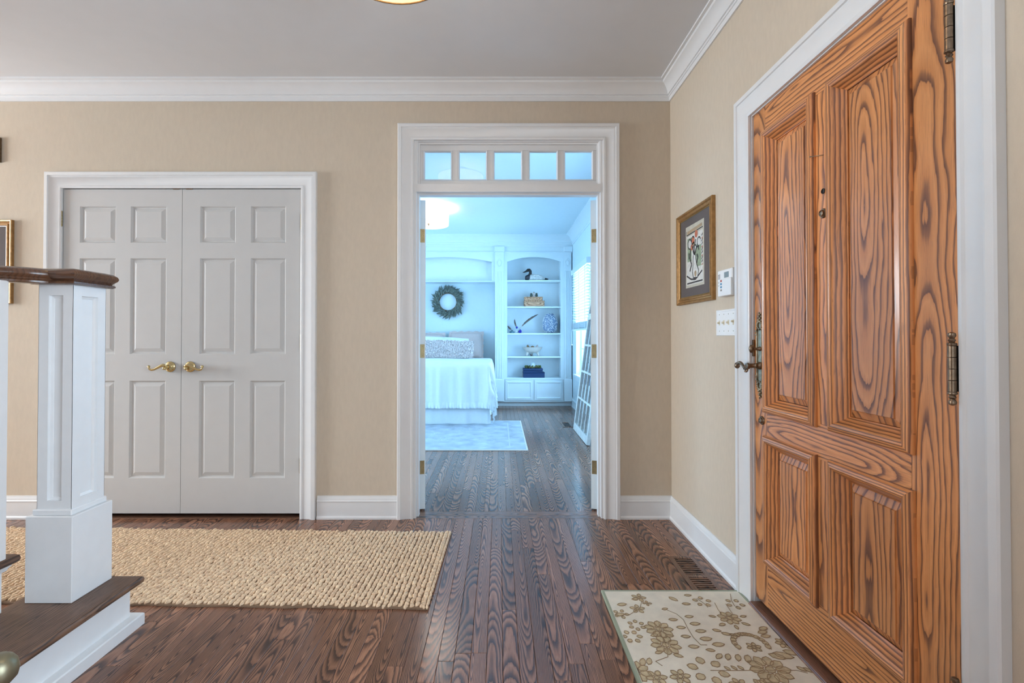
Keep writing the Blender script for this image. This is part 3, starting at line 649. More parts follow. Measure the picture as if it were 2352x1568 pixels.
b.build('backing', M_jute2, jr, local=True)
tf = MB(); CW, RW = .0245, .0118
ring = [(math.cos(math.pi/3*q), math.sin(math.pi/3*q)) for q in range(6)]
def tuft(mb, x, y, z, ang, L, r, rz_):
    ca, sa = math.cos(ang), math.sin(ang); vs = []
    for t, k in ((-1, .25), (-.5, .95), (.5, .95), (1, .25)):
        for (c_, s_) in ring:
            l = t*L; o_ = c_*r*k
            vs.append((x + ca*l - sa*o_, y + sa*l + ca*o_, z + s_*rz_*k - abs(t)*.0035))
    fs = [(j*6+q, j*6+(q+1) % 6, j*6+6+(q+1) % 6, j*6+6+q) for j in range(3) for q in range(6)] + [tuple(reversed(range(6))), tuple(range(18, 24))]
    mb.add(vs, fs)
TH = R(90); ct, st_ = math.cos(TH), math.sin(TH); SP, PT = .0225, .0138
for bi in range(-80, 81):
    bb = bi*SP
    for ai in range(-110, 111):
        aa = (ai + (.5 if bi % 2 else 0))*PT
        x, y = aa*ct - bb*st_ + rnd.uniform(-.003, .003), aa*st_ + bb*ct + rnd.uniform(-.003, .003)
        if abs(x) > jx-.024 or abs(y) > jy-.006: continue
        y += jedge((x+jx)*2)*.5
        tuft(tf, x, y, .0115 + rnd.uniform(-.0025, .0035), TH - R(32) + R(rnd.uniform(-16, 16)), .0120*rnd.uniform(.8, 1.25), .0078, .0096)
for sx in (-1, 1):
    for k in range(2):
        for j in range(int(2*jy/.0135)): tuft(tf, sx*(jx-.008-k*.014), -jy+(j+.5)*.0135, .011+rnd.uniform(0, .004), R(90+rnd.uniform(-25, 25)), .012, .0066, .008)
tf.build('weave', M_jute, jr, local=True, smooth=True, normals=False)['kind'] = 'stuff'

# ------------------------------------------------------------------ floral door mat
mx0, mx1, my0, my1 = .452, 1.066, 1.16, 2.136
dm = empty('door_mat', ((mx0+mx1)/2, (my0+my1)/2, 0), 'beige floral entry rug with sage green edge by the oak door', 'rug')
M_pile = plain('beige_pile', (.80, .73, .60), .95, var=.10, vscale=16, bump=.4, bscale=600)
M_bind = plain('sage_binding', (.34, .37, .27), .9, var=.06)
M_tan = plain('tan_pile', (.56, .45, .28), .95, var=.22, vscale=60)
M_brn = plain('brown_outline', (.32, .215, .12), .95, var=.2)
boxp('pile', (mx0+.006, my0+.006, .001), (mx1-.006, my1-.006, .012), M_pile, dm, bevel=.003)
MB().sweep([(mx0, my0), (mx1, my0), (mx1, my1), (mx0, my1)], [(0, .001), (0, .009), (.003, .0125), (.012, .0128), (.014, .011), (.014, .001)], plan, closed=True).build('edge_binding', M_bind, dm, smooth=40)
tan, brn = MB(), MB(); ZP = .0123
def inside(x, y): return mx0+.016 < x < mx1-.016 and my0+.016 < y < my1-.016
nb_ = [0]
def blob(x, y, pts2, fill=True, line=.0026):
    P_ = [(min(max(x+p[0], mx0+.016), mx1-.016), min(max(y+p[1], my0+.016), my1-.016)) for p in pts2]
    nb_[0] += 1
    if fill: tan.add([(p[0], p[1], ZP+.0003+nb_[0]*3e-6) for p in P_] , [tuple(range(len(P_)))])
    if line:
        brn.sweep(P_, [(-line/2, ZP), (line/2, ZP), (line/2, ZP+.0012+nb_[0]*2e-6), (-line/2, ZP+.0012+nb_[0]*2e-6)], plan, closed=True)
def petal(x, y, a, L, wd, **k):
    ca, sa = math.cos(a), math.sin(a); q = []
    for t, s_ in ((0, .15), (.2, .8), (.5, 1), (.8, .7), (1, .0), (.8, -.7), (.5, -1), (.2, -.8)):
        q.append((ca*t*L - sa*s_*wd/2, sa*t*L + ca*s_*wd/2))
    blob(x, y, q, **k)
def rosette(x, y, r, n=8, a0=0):
    for i in range(n):
        a = a0 + 2*math.pi*i/n; petal(x + .3*r*math.cos(a), y + .3*r*math.sin(a), a, r*.75, r*.55)
    blob(x, y, [(.24*r*math.cos(2*math.pi*i/8), .24*r*math.sin(2*math.pi*i/8)) for i in range(8)])
def leafstar(x, y, r, n=6, a0=0):
    for i in range(n):
        a = a0 + 2*math.pi*i/n; petal(x + .55*r*math.cos(a), y + .55*r*math.sin(a), a, r*.6, r*.5)
def stem(pp):
    for (xa, ya), (xb, yb_) in zip(pp, pp[1:]):
        brn.sweep([(xa, ya), (xb, yb_)], [(-.0011, ZP), (.0011, ZP), (.0011, ZP+.0008), (-.0011, ZP+.0008)], plan)
def zp(x, y): return fpt(1340 + x/3.92, 1230 + y/3.92, .012)
for (x, y, r, n) in ((490, 545, .030, 5), (480, 645, .030, 5), (565, 595, .018, 4), (670, 825, .052, 9), (730, 965, .052, 9), (1300, 725, .042, 8), (1665, 1185, .066, 10), (650, 1255, .034, 6), (860, 1245, .034, 6), (1520, 985, .026, 6), (1790, 950, .03, 7), (460, 1200, .05, 8), (1390, 1320, .03, 6)):
    rosette(*zp(x, y), r, n, x*.1)
for (x, y, r, n) in ((470, 790, .030, 6), (430, 890, .034, 6), (1110, 1190, .058, 6), (330, 690, .028, 5), (1060, 580, .034, 5), (1350, 600, .034, 5)):
    leafstar(*zp(x, y), r, n, y*.1)
for (x, y, a, L) in ((760, 740, 0, .034), (830, 810, 0, .034), (870, 890, 0, .034), (935, 980, 0, .038), (730, 885, 0, .03), (600, 885, .3, .03), (800, 1050, -.4, .032), (640, 1040, .4, .03), (905, 715, .1, .034), (950, 780, .1, .04), (1000, 845, .1, .04), (1040, 915, .1, .045), (1150, 965, .1, .045), (700, 650, .3, .026), (300, 610, .2, .04), (280, 700, .2, .04), (900, 525, .1, .03), (760, 540, -.8, .04), (880, 600, 0, .034),
                    (1170, 1015, 3.0, .030), (1225, 1045, 3.9, .036), (1290, 1045, 4.2, .036), (1375, 1050, 4.3, .038), (1460, 1055, 4.3, .044), (1650, 1050, -.4, .055), (1690, 1040, -.35, .065), (1780, 1020, -.3, .055), (1150, 830, -.3, .03), (1230, 860, -.3, .034), (1300, 870, -.4, .03), (1560, 860, .3, .04), (1570, 830, .4, .04), (1585, 890, .1, .036), (1180, 715, 2.9, .026), (1400, 715, .2, .026), (1260, 775, 3.6, .03), (1350, 790, 4.7, .026), (1410, 770, -.5, .03),
                    (520, 1150, 1.2, .04), (580, 1140, 1.2, .036), (1310, 1190, 2.2, .022), (1370, 1185, 2.2, .022), (1430, 1185, 2.2, .022), (1900, 1160, -.8, .03), (1960, 1170, -.8, .03), (430, 560, .2, .03)):
    petal(*zp(x, y), a, L, L*.5)
cx_, cy_ = zp(1490, 955)
for i in range(13):
    a = -.5 + 4.15*i/12; petal(cx_ + .060*math.cos(a), cy_ + .060*math.sin(a), a + (1.9 if i < 6 else -1.9) , .030, .019)
stem([(cx_ + .066*math.cos(-.5+4.15*i/12), cy_ + .066*math.sin(-.5+4.15*i/12)) for i in range(13)])
stem([zp(*p) for p in ((745, 655), (830, 690), (890, 740), (930, 820), (980, 900), (1045, 965), (1100, 965))])
stem([zp(*p) for p in ((520, 570), (500, 640), (400, 700), (350, 690))]); stem([zp(*p) for p in ((740, 1000), (750, 1070), (640, 1110), (700, 1150))]); stem([zp(*p) for p in ((670, 760), (680, 850), (730, 960), (760, 1030))])
stem([zp(*p) for p in ((1130, 1190), (1300, 1192), (1560, 1190), (1900, 1190), (2000, 1215))]); stem([zp(*p) for p in ((1170, 590), (1200, 650), (1230, 690))]); stem([zp(*p) for p in ((1270, 600), (1310, 660), (1335, 695))]); stem([zp(*p) for p in ((1010, 550), (1080, 600), (1110, 630))]); stem([zp(*p) for p in ((1310, 510), (1320, 570), (1350, 620))])
for k in range(16):                                       # the rest of the rug, towards the viewer
    x = rnd.uniform(mx0+.07, mx1-.07); y = rnd.uniform(my0+.06, 1.55); (rosette if k % 2 else leafstar)(x, y, rnd.uniform(.028, .05), rnd.choice((6, 7, 8)), k)
tan.build('tan_motifs', M_tan, dm, normals=False)['kind'] = 'stuff'
brn.build('brown_outlines', M_brn, dm, normals=False)['kind'] = 'stuff'

# ------------------------------------------------------------------ wooden floor register
def register(name, x0, x1, y0, y1, label, bays, nsl):
    e = empty(name, ((x0+x1)/2, (y0+y1)/2, 0), label, 'vent')
    h = .004; bw = .020
    yy = [y1-.020]
    bay = []
    Lb = (y1-y0-.04-.03*(bays-1))/bays
    for k in range(bays): bay.append((y1-.020-k*(Lb+.03)-Lb, y1-.020-k*(Lb+.03)))
    MB().holes((x0, y0, x1, y1), [(x0+.024, a, x1-.024, b_) for a, b_ in bay], lambda u, v, b: (u, v, h + b), .003).build('frame', M_floor, e)
    boxp('duct', (x0+.02, y0+.016, .0003), (x1-.02, y1-.016, .0006), M_black, e, bevel=0)
    for a, b_ in bay:
        for i in range(nsl):
            y = a + (b_-a)*(i+.5)/nsl; MB().box((x0+.024, y-.0036, .0006), (x1-.024, y+.0036, .0034)).build('slat', M_floorX, e)
register('floor_register', .868, 1.004, 2.075, 2.478, 'dark oak floor register with two slatted bays beside the entry rug', 2, 9)
register('floor_register', .80, .93, 6.00, 6.32, 'small dark floor register beside the leaning mirror', 1, 4)

# ------------------------------------------------------------------ pictures, keypad, switches
FR = [(0, 0), (0, .014), (.004, .018), (.010, .018), (.012, .014), (.020, .013), (.026, .020), (.033, .022), (.036, .018), (.036, 0)]
def picture(label, to3, rect, art=None, loc=None):
    u0, v0, u1, v1 = rect; e = empty('framed_picture', to3((u0+u1)/2, v0, 0), label, 'picture')
    MB().sweep([(u0+.036, v0+.036), (u0+.036, v1-.036), (u1-.036, v1-.036), (u1-.036, v0+.036)], FR, to3, closed=True).build('frame', M_gold, e, smooth=30)
    MB().sweep([(u0+.042, v0+.042), (u0+.042, v1-.042), (u1-.042, v1-.042), (u1-.042, v0+.042)], [(0, .006), (0, .011), (.008, .012), (.008, .006)], to3, closed=True).build('inner_slip', M_ivory if art is None else M_brass, e)
    MB().sweep([(u0+.03, (v0+v1)/2), (u1-.03, (v0+v1)/2)], [(-(v1-v0)/2+.03, .004), ((v1-v0)/2-.03, .004), ((v1-v0)/2-.03, .008), (-(v1-v0)/2+.03, .008)], to3).build('mat_board', M_mat, e)
    if art: art(e, to3)
    return e
INK = plain('ink_dark', (.035, .030, .030), .8, var=.3, vscale=80); PAP = plain('print_paper', (.50, .46, .37), .85, var=.12, vscale=30)
GRN = plain('wash_green', (.27, .33, .22), .85, var=.25, vscale=40); RED = plain('wash_red', (.50, .16, .09), .85, var=.2, vscale=40); PALE = plain('wash_pale', (.62, .60, .55), .85, var=.15, vscale=50); TANW = plain('wash_tan', (.40, .29, .18), .85, var=.2, vscale=50)
def art(e, to3):
    a0, a1, b0, b1 = 2.735, 2.490, 1.413, 1.760          # print: far edge first
    S = lambda s, t, b: to3(a0 + (a1-a0)*s, b0 + (b1-b0)*t, b)
    p = MB().add([S(0, 0, .0084), S(1, 0, .0084), S(1, 1, .0084), S(0, 1, .0084)], [(0, 1, 2, 3)], 0)
    def poly(pts, mi, lv): p.add([S(x, y, .0085+.00012*lv) for x, y in pts], [tuple(range(len(pts)))], mi)
    def ell(cx, cy, rx, ry, mi, lv, a=0): poly([(cx + rx*math.cos(t)*math.cos(a) - ry*math.sin(t)*math.sin(a)*1.0, cy + rx*math.cos(t)*math.sin(a)*.7 + ry*math.sin(t)*math.cos(a)) for t in [2*math.pi*i/16 for i in range(16)]], mi, lv)
    def stroke(pts, wd, mi, lv):
        for (x0_, y0_), (x1_, y1_) in zip(pts, pts[1:]):
            d = Vector((x1_-x0_, (y1_-y0_)*1.4)).normalized(); nx, ny = -d.y*wd, d.x*wd/1.4
            poly([(x0_-nx, y0_-ny), (x1_-nx, y1_-ny), (x1_+nx, y1_+ny), (x0_+nx, y0_+ny)], mi, lv)
    poly([(.06, .10), (.94, .10), (.94, .84), (.06, .84)], 5, 1); poly([(.55, .3), (.86, .3), (.86, .62), (.55, .66)], 2, 2); poly([(.10, .42), (.34, .42), (.34, .80), (.10, .80)], 2, 2)
    poly([(.10, .87), (.90, .90), (.90, .95), (.10, .92)], 6, 2); stroke([(.06, .86), (.94, .88)], .012, 1, 3); stroke([(.06, .86), (.06, .93)], .012, 1, 3)
    poly([(.05, .04), (.95, .04), (.95, .20), (.7, .27), (.35, .16), (.05, .22)], 4, 3); stroke([(.08, .07), (.92, .07)], .016, 1, 4); stroke([(.06, .2), (.3, .13), (.55, .11), (.9, .22)], .018, 1, 4)
    poly([(.44, .50), (.56, .50), (.60, .34), (.70, .24), (.66, .14), (.46, .14), (.40, .24), (.42, .36)], 4, 5); stroke([(.44, .50), (.42, .36), (.38, .24), (.44, .14), (.66, .13), (.72, .24), (.60, .36), (.56, .50)], .013, 1, 6); ell(.55, .2, .06, .05, 6, 6)
    for (x, y, r, mi) in ((.42, .74, .09, 3), (.60, .82, .08, 3), (.36, .64, .07, 3), (.24, .70, .10, 4), (.74, .68, .08, 4), (.52, .60, .08, 4), (.60, .70, .07, 4), (.46, .68, .05, 6)):
        ell(x, y, r, r*.75, mi, 7); 
    for (x, y, r) in ((.24, .70, .10), (.74, .68, .09), (.42, .74, .08), (.52, .58, .10)):
        stroke([(x + r*math.cos(t), y + r*.8*math.sin(t)) for t in [.4 + i*.75 for i in range(7)]], .015, 1, 8)
    for (pts) in ([(.50, .50), (.44, .58), (.38, .66)], [(.52, .50), (.60, .60), (.70, .62), (.74, .55)], [(.30, .62), (.26, .46), (.34, .36), (.24, .26)], [(.50, .52), (.50, .64), (.58, .74)], [(.64, .5), (.68, .44), (.62, .36)], [(.2, .56), (.2, .46)]):
        stroke(pts, .020, 1, 9)
    for k in range(11): stroke([(.88, .30+k*.045), (.94, .32+k*.045+.012*(k % 3))], .010, 1 if k % 3 else 3, 9)
    p.build('print', [PAP, INK, GRN, RED, PALE, PALE, TANW], e, normals=False)
picture('gilt framed vase print with grey mat beside the front door', right, (2.375, 1.322, 2.85, 1.846), art)
picture('gilt framed picture with dark grey mat left of the closet', back, (-3.55, 1.345, -3.056, 1.870))
sp_ = empty('framed_picture', (-3.24, D, 2.235), 'small dark framed picture high above the gilt one', 'picture')
MB().sweep([(-3.33, 2.245), (-3.33, 2.38), (-3.151, 2.38), (-3.151, 2.245)], [(0, 0), (0, .012), (.004, .016), (.010, .016), (.010, 0)], back, closed=True).build('frame', M_bronze, sp_, smooth=30)
boxp('mat_board', (-3.335, D-.006, 2.24), (-3.146, D-.002, 2.385), M_mat, sp_, bevel=0)

kp = empty('alarm_keypad', (XR, 2.22, 1.326), 'white alarm keypad with small screen beside the gilt picture', 'keypad')
kx = XR-.034
boxp('body', (kx+.004, 2.150, 1.328), (XR, 2.292, 1.452), M_ivory, kp, bevel=.004)
cov = boxp('cover', (kx-.002, 2.150, 1.328), (kx+.006, 2.258, 1.408), M_ivory, kp, bevel=.002)
boxp('screen', (kx+.0025, 2.180, 1.412), (kx+.006, 2.222, 1.438), M_lcd, kp, bevel=.001)
for k, c_ in enumerate(((.50, .06, .03), (.04, .25, .45), (.04, .25, .45), (.30, .27, .24))):
    boxp('button', (kx-.004, 2.236, 1.395-k*.0145), (kx-.001, 2.247, 1.404-k*.0145), plain('button_%d' % k, c_, .5), kp, bevel=.0008)
for k in range(4): boxp('speaker_slot', (kx+.003, 2.264, 1.430-k*.006), (kx+.006, 2.284, 1.4325-k*.006), M_mat, kp, bevel=0)
for dy in (2.267, 2.281):
    for dz in (1.395, 1.380): MB().lathe([(.002, 0), (.002, .003), (0, .003)], T(kx+.006, dy, dz) @ RY(-90), 8).build('indicator', M_mat, kp)

sw = empty('switch_plate', (XR, 2.26, 1.14), 'white four-gang switch plate against the front door casing', 'switch')
MB().nested((2.158, 1.142, 2.362, 1.268), [(0, 0), (.001, .005), (.004, .007), (.009, .007), (.010, .005), (.011, .005)], right).build('plate', M_ivory, sw)
for k in range(4):
    y = 2.328 - k*.046
    tg = MB().box((XR-.016, y-.0045, 1.196 + (.004 if k < 3 else .008)), (XR-.004, y+.0045, 1.206 + (.004 if k < 3 else .008))); tg.build('toggle', M_cream, sw, bevel=.002)
    boxp('toggle_slot', (XR-.0062, y-.006, 1.193), (XR-.0048, y+.006, 1.217), M_cream, sw, bevel=.0004)
    for z in (1.165, 1.245): MB().lathe([(.0024, 0), (.002, .001), (0, .0012)], T(XR-.005, y, z) @ RY(-90), 8).build('screw', M_pewter, sw, smooth=40)

# ================================================================== bedroom
FY = 7.78
trim(MB().sweep([(BX, FY+.2), (BX, D+WT)], [(0, HB), (-.12, HB), (-.12, HB-.012), (-.10, HB-.02), (-.07, HB-.035), (-.035, HB-.08), (-.02, HB-.10), (-.02, HB-.115), (-.008, HB-.125), (-.008, HB-.15), (0, HB-.15)], plan), 'white crown moulding over the bedroom window', M_btrim)
tag(MB().sweep([(BX, FY), (BX, D+WT)], [(-a, b) for a, b in BASE], plan).build('baseboard_bedroom', M_btrim, smooth=35), 'white baseboard under the bedroom window', 'baseboard', kind='structure')
bc = empty('built_in_bookcase', (.565, FY+.15, 0), 'white built-in bookcase with arched top and fluted pilasters beside the bed', 'bookcase')
al_ = empty('trim_alcove', (-.87, FY+.1, 2.0), 'white arched alcove surround and cornice over the bed', 'trim', kind='structure')
def arch_panel(name, x0, x1, zs, rise, ztop, yfr, yb_, xa, xb, own=None):
    """board with an arched underside between xa and xb"""
    mb = MB(); n = 24; hw_ = (xb-xa)/2; Rr = (hw_**2 + rise**2)/(2*rise); pts = []
    for i in range(n+1):
        x = xa + (xb-xa)*i/n; pts.append((x, zs + rise - Rr + math.sqrt(max(0, Rr**2 - (x-(xa+xb)/2)**2))))
    pts = [(x0, zs)] + pts + [(x1, zs)] if x0 < xa else pts
    k = len(pts)
    vs = [(x, yfr, z) for x, z in pts] + [(x, yfr, ztop) for x, z in pts] + [(x, yb_, z) for x, z in pts] + [(x, yb_, ztop) for x, z in pts]
    fs = []
    for i in range(k-1): fs += [(i, i+1, k+i+1, k+i), (2*k+i, 3*k+i, 3*k+i+1, 2*k+i+1), (i, 2*k+i, 2*k+i+1, i+1), (k+i, k+i+1, 3*k+i+1, 3*k+i)]
    fs += [(0, k, 3*k, 2*k), (k-1, 3*k-1, 4*k-1, 2*k-1)]
    return mb.add(vs, fs).build(name, M_btrim, own or bc)
bp = lambda n, a, b, bv=.002, own=None: boxp(n, a, b, M_btrim, own or bc, bevel=bv)
bp('back_panel', (.08, 8.085, .05), (1.10, 8.10, 2.55)); bp('side_panel', (.098, FY+.02, .44), (.124, 8.085, 2.5)); bp('side_panel', (1.004, FY+.02, .44), (1.03, 8.085, 2.5))
arch_panel('arch_header', .071, 1.06, 2.357, .078, 2.51, FY, FY+.02, .128, 1.0)
bp('face_stile', (.071, FY, .44), (.128, FY+.02, 2.357)); bp('face_stile', (1.0, FY, .44), (1.06, FY+.02, 2.357))
bp('top_panel', (.124, FY+.02, 2.46), (1.004, 8.085, 2.48))
SH = [2.058, 1.628, 1.192, .812]
for z in SH: bp('shelf', (.124, FY+.015, z-.024), (1.004, 8.085, z))
bp('base_top', (.071, FY-.004, .435), (1.06, 8.085, .462)); bp('cabinet_body', (.071, FY+.006, .085), (1.06, 8.085, .435))
fr_ = lambda u, v, b: (u, FY - b, v)
for a, b in ((.100, .545), (.575, 1.030)):
    MB().nested((a, .10, b, .422), [(0, -.006), (0, .012), (.022, .012), (.026, .018), (.036, .018), (.040, .008), (.05, .006), (.052, .006)], fr_).build('cabinet_door', M_btrim, bc)
bp('toe_board', (-.12, FY+.05, 0), (BX-.01, FY+.07, .085)); bp('plinth_moulding', (-.10, FY-.002, .072), (BX-.016, FY+.05, .09))
def pilaster(x0, x1, own=None):
    bp_ = bp; own = own or bc
    y = FY-.03; bp('pilaster', (x0, y, .085), (x1, FY+.3, 2.51), own=own); xm_ = (x0+x1)/2
    for k in range(4):
        x = xm_ + (k-1.5)*(x1-x0)*.19
        MB().tube([(x, y, .455), (x, y, .47), (x, y, 2.185), (x, y, 2.20)], [.004, .0085, .0085, .004], 8).build('reed', M_btrim, own, smooth=True)
    bp('pilaster_plinth', (x0-.006, y-.008, .085), (x1+.006, FY, .44), own=own); bp('capital_block', (x0-.012, y-.03, 2.515), (x1+.012, FY, 2.60), .006, own)
    MB().ball((xm_, y-.001, 2.335), (.026, .008, .042), nu=16).build('drop_ornament', M_btrim, own, smooth=True)
    MB().tube([(xm_+.038*math.cos(t), y-.002, 2.335+.058*math.sin(t)+(.02 if abs(t-1.571) < .2 else 0)) for t in [2*math.pi*i/20 for i in range(20)]], .004, 6, closed=True).build('drop_ring', M_btrim, own, smooth=True)
pilaster(-.071, .071); pilaster(1.06, 1.174); pilaster(-1.82, -1.68, al_)
bp('frieze_board', (BXL, FY-.006, 2.50), (BX, FY+.02, 2.66), own=al_); 
MB().sweep([(BXL, FY), (BX, FY)], [(-.006, 2.508), (-.022, 2.508), (-.022, 2.518), (-.012, 2.524), (-.006, 2.53)], plan).build('astragal', M_btrim, al_, smooth=35)
MB().sweep([(BXL, FY), (BX, FY)], [(0, HB-.17), (-.03, HB-.17), (-.035, HB-.15), (-.05, HB-.14), (-.055, HB-.12), (-.08, HB-.105), (-.085, HB-.085), (-.11, HB-.07), (-.15, HB-.035), (-.18, HB-.022), (-.185, HB-.012), (-.20, HB-.010), (-.20, HB), (0, HB)], plan).build('cornice', M_btrim, al_, smooth=35)
# dentil row
for k in range(0, 46): bp('dentil', (BX-.05-k*.05, FY-.076, HB-.104), (BX-.026-k*.05, FY-.05, HB-.086), 0, al_)
arch_panel('alcove_arch', -1.68, -.071, 2.355, .080, 2.51, FY, FY+.02, -1.62, -.125, al_)
bp('alcove_upper_panel', (-1.68, FY+.10, 2.045), (-.071, FY+.12, 2.50), own=al_); bp('alcove_ledge', (-1.68, FY-.0, 2.030), (-.071, FY+.34, 2.046), own=al_); bp('alcove_side', (-.125, FY+.001, 2.046), (-.071, FY+.10, 2.355), own=al_)
bp('side_closet_panel', (BXL, FY+.01, 0), (-1.82, FY+.03, 2.5), own=al_)

# seen bedroom window with blind
bw_ = empty('window_7', (BX+.05, (wn0+wn1)/2, wz0), 'bright bedroom window below a half-raised blind', 'window', kind='structure')
MB().sweep([(wn1, wz0), (wn1, wz1), (wn0, wz1), (wn0, wz0)], [(0, 0), (0, .018), (-.085, .022), (-.09, 0)], bright).build('casing', M_btrim, bw_)
boxp('sill', (BX-.05, wn0-.11, wz0-.03), (BX+.15, wn1+.11, wz0), M_btrim, bw_); boxp('apron', (BX-.018, wn0-.08, wz0-.10), (BX, wn1+.08, wz0-.03), M_btrim, bw_)
MB().nested((wn0, wz0, wn1, wz1), [(.003, -.002), (.003, -.06), (.045, -.06), (.045, -.10)], bright, fill=False).build('sash', M_btrim, bw_)
boxp('meeting_rail', (BX+.06, wn0+.04, 1.31), (BX+.09, wn1-.04, 1.35), M_btrim, bw_)
for k in (1, 2): boxp('mullion', (BX+.066, wn0+(wn1-wn0)*k/3-.011, wz0+.04), (BX+.088, wn0+(wn1-wn0)*k/3+.011, wz1-.04), M_btrim, bw_)
for z in (.95, 1.70): boxp('muntin', (BX+.067, wn0+.04, z-.011), (BX+.087, wn1-.04, z+.011), M_btrim, bw_)
boxp('pane', (BX+.076, wn0+.04, wz0+.04), (BX+.079, wn1-.04, wz1-.04), M_glass, bw_, bevel=0)
bl = empty('window_blind', (BX-.04, 6.7, 1.22), 'white slatted blind, half raised over the bedroom window', 'blind')
by0_, by1_ = 6.06, 7.36
boxp('valance', (BX-.085, by0_-.01, 2.075), (BX-.072, by1_+.01, 2.150), M_btrim, bl); boxp('valance_return', (BX-.072, by0_-.01, 2.075), (BX-.024, by0_+.002, 2.150), M_btrim, bl); boxp('head_rail', (BX-.07, by0_, 2.09), (BX-.025, by1_, 2.145), M_btrim, bl)
z = 2.052; slat0 = None
while z > 1.34:
    if slat0 is None:
        m_ = MB(); ca, sa = math.cos(R(24)), math.sin(R(24))
        m_.add([(BX-.047+s_*.025*ca, yy_, z + s_*.025*sa*-1 + o_) for yy_ in (by0_+.01, by1_-.01) for (s_, o_) in ((-1, 0), (1, 0), (1, .003), (-1, .003))], [(0, 1, 5, 4), (1, 2, 6, 5), (2, 3, 7, 6), (3, 0, 4, 7), (0, 3, 2, 1), (4, 5, 6, 7)])
        slat0 = m_.build('slat', M_btrim, bl); sl0 = slat0.location.copy(); z00 = z
    else: dupe(slat0, bl, sl0 + Vector((0, 0, z-z00)))
    z -= .040
for k in range(9):
    dupe(slat0, bl, sl0 + Vector((0, 0, 1.325-.0085*k - z00)))
boxp('bottom_rail', (BX-.072, by0_+.01, 1.222), (BX-.022, by1_-.01, 1.248), M_btrim, bl)
for y in (by0_+.17, (by0_+by1_)/2, by1_-.17): boxp('ladder_tape', (BX-.0735, y-.012, 1.23), (BX-.0725, y+.012, 2.08), M_btrim, bl, bevel=0)
MB().tube([(BX-.08, by1_-.06, 2.08), (BX-.08, by1_-.06, 1.02)], .002, 6).ball((BX-.08, by1_-.06, 1.01), .009).build('pull_cord', M_btrim, bl, smooth=True)

# leaning arched window mirror
M_dist = plain('distressed_white_paint', (.80, .79, .75), .6, var=.16, vscale=26)
MW = .89
lm = empty('leaning_mirror', (.925, 4.98, .003), 'arched old window frame with mirrored panes leaning on the bedroom wall', 'mirror')
lm.rotation_euler = (0, R(7.6), 0)
lb = lambda n, y0_, z0_, y1_, z1_, x0_=-.02, x1_=.02: MB().box((x0_, y0_, z0_), (x1_, y1_, z1_)).build(n, M_dist, lm, bevel=.002, local=True)
lb('stile', 0, 0, .055, 1.42); lb('stile', MW-.055, 0, MW, 1.42); lb('rail', .055, 0, MW-.055, .085); lb('rail', .055, 1.345, MW-.055, 1.42)
cw = (MW-.11)/4; rz_ = [.085, .40, .72, 1.035, 1.345]
for k in (1, 2, 3): lb('mullion', .055+k*cw-.012, .085, .055+k*cw+.012, 1.345, -.016, .012)
for z in rz_[1:-1]:
    lb('muntin', .055, z-.012, MW-.055, z+.012, -.0175, .010)
for i in range(4):
    for j in range(4): MB().box((-.002, .055+i*cw+.010, rz_[j]+.010), (.002, .055+(i+1)*cw-.010, rz_[j+1]-.010)).build('mirror_pane', M_mirror, lm, local=True)
def archpts(r, rise, n=20): return [(MW/2 - r*math.cos(math.pi*i/n), 1.42 + rise*math.sin(math.pi*i/n)) for i in range(n+1)]
ypl = lambda u, v, b: (b, u, v)
MB().sweep(archpts(MW/2, .30), [(0, -.02), (0, .02), (-.055, .02), (-.055, -.02)], ypl).build('arch_frame', M_dist, lm, local=True)
for r, rise in ((MW/2-.15, .20), (MW/2-.27, .11)): MB().sweep(archpts(r, rise), [(0, -.014), (0, .014), (-.022, .014), (-.022, -.014)], ypl).build('arch_muntin', M_dist, lm, local=True)
ap = archpts(MW/2-.03, .275); MB().add([(0.001, u, v) for u, v in ap], [tuple(range(len(ap)))]).build('arch_mirror', M_mirror, lm, local=True)

# bed
BCX, BH, BYF, BYH = -.87, .775, 6.14, 8.09
bed = empty('bed', (BCX, 7.1, 0), 'bed with white ruffled linen duvet and bed skirt in the alcove', 'bed')
boxp('mattress', (BCX-.73, BYF+.03, .40), (BCX+.73, BYH, BH-.03), M_linen, bed, bevel=.05, seg=3); boxp('box_spring', (BCX-.73, BYF+.05, .20), (BCX+.73, BYH, .40), M_linen, bed, bevel=.02)
for sx in (-.66, .66):
    for sy in (BYF+.15, BYH-.1): MB().lathe([(.03, 0), (.03, .2)], T(BCX+sx, sy, .012), 12).build('leg', M_gap, bed)
def skirt_path(off):
    return [(BCX-.74-off, BYH), (BCX-.74-off, BYF+.02-off), (BCX+.74+off, BYF+.02-off), (BCX+.74+off, BYH)]
def along(path, step):
    out = []; s_ = 0
    for (x0_, y0_), (x1_, y1_) in zip(path, path[1:]):
        L = math.hypot(x1_-x0_, y1_-y0_); n = max(2, int(L/step)); nx, ny = (y1_-y0_)/L, -(x1_-x0_)/L
        for i in range(n): t = i/n; out.append((x0_+(x1_-x0_)*t, y0_+(y1_-y0_)*t, nx, ny, s_+L*t))
        s_ += L
    return out
rowsk = []
al = along(skirt_path(0), .02)
for j in range(8):
    v = j/7; zz = .40 - .388*v
    rowsk.append([(x - nx*(.012*math.sin(s_*17)+.006*math.sin(s_*41))*v*-1, y - ny*(.012*math.sin(s_*17)+.006*math.sin(s_*41))*v*-1, zz) for x, y, nx, ny, s_ in al])
MB().grid(rowsk).build('bed_skirt', M_linen, bed, smooth=True, normals=False)
Wd, dropS, dropF = .765, .50, .53
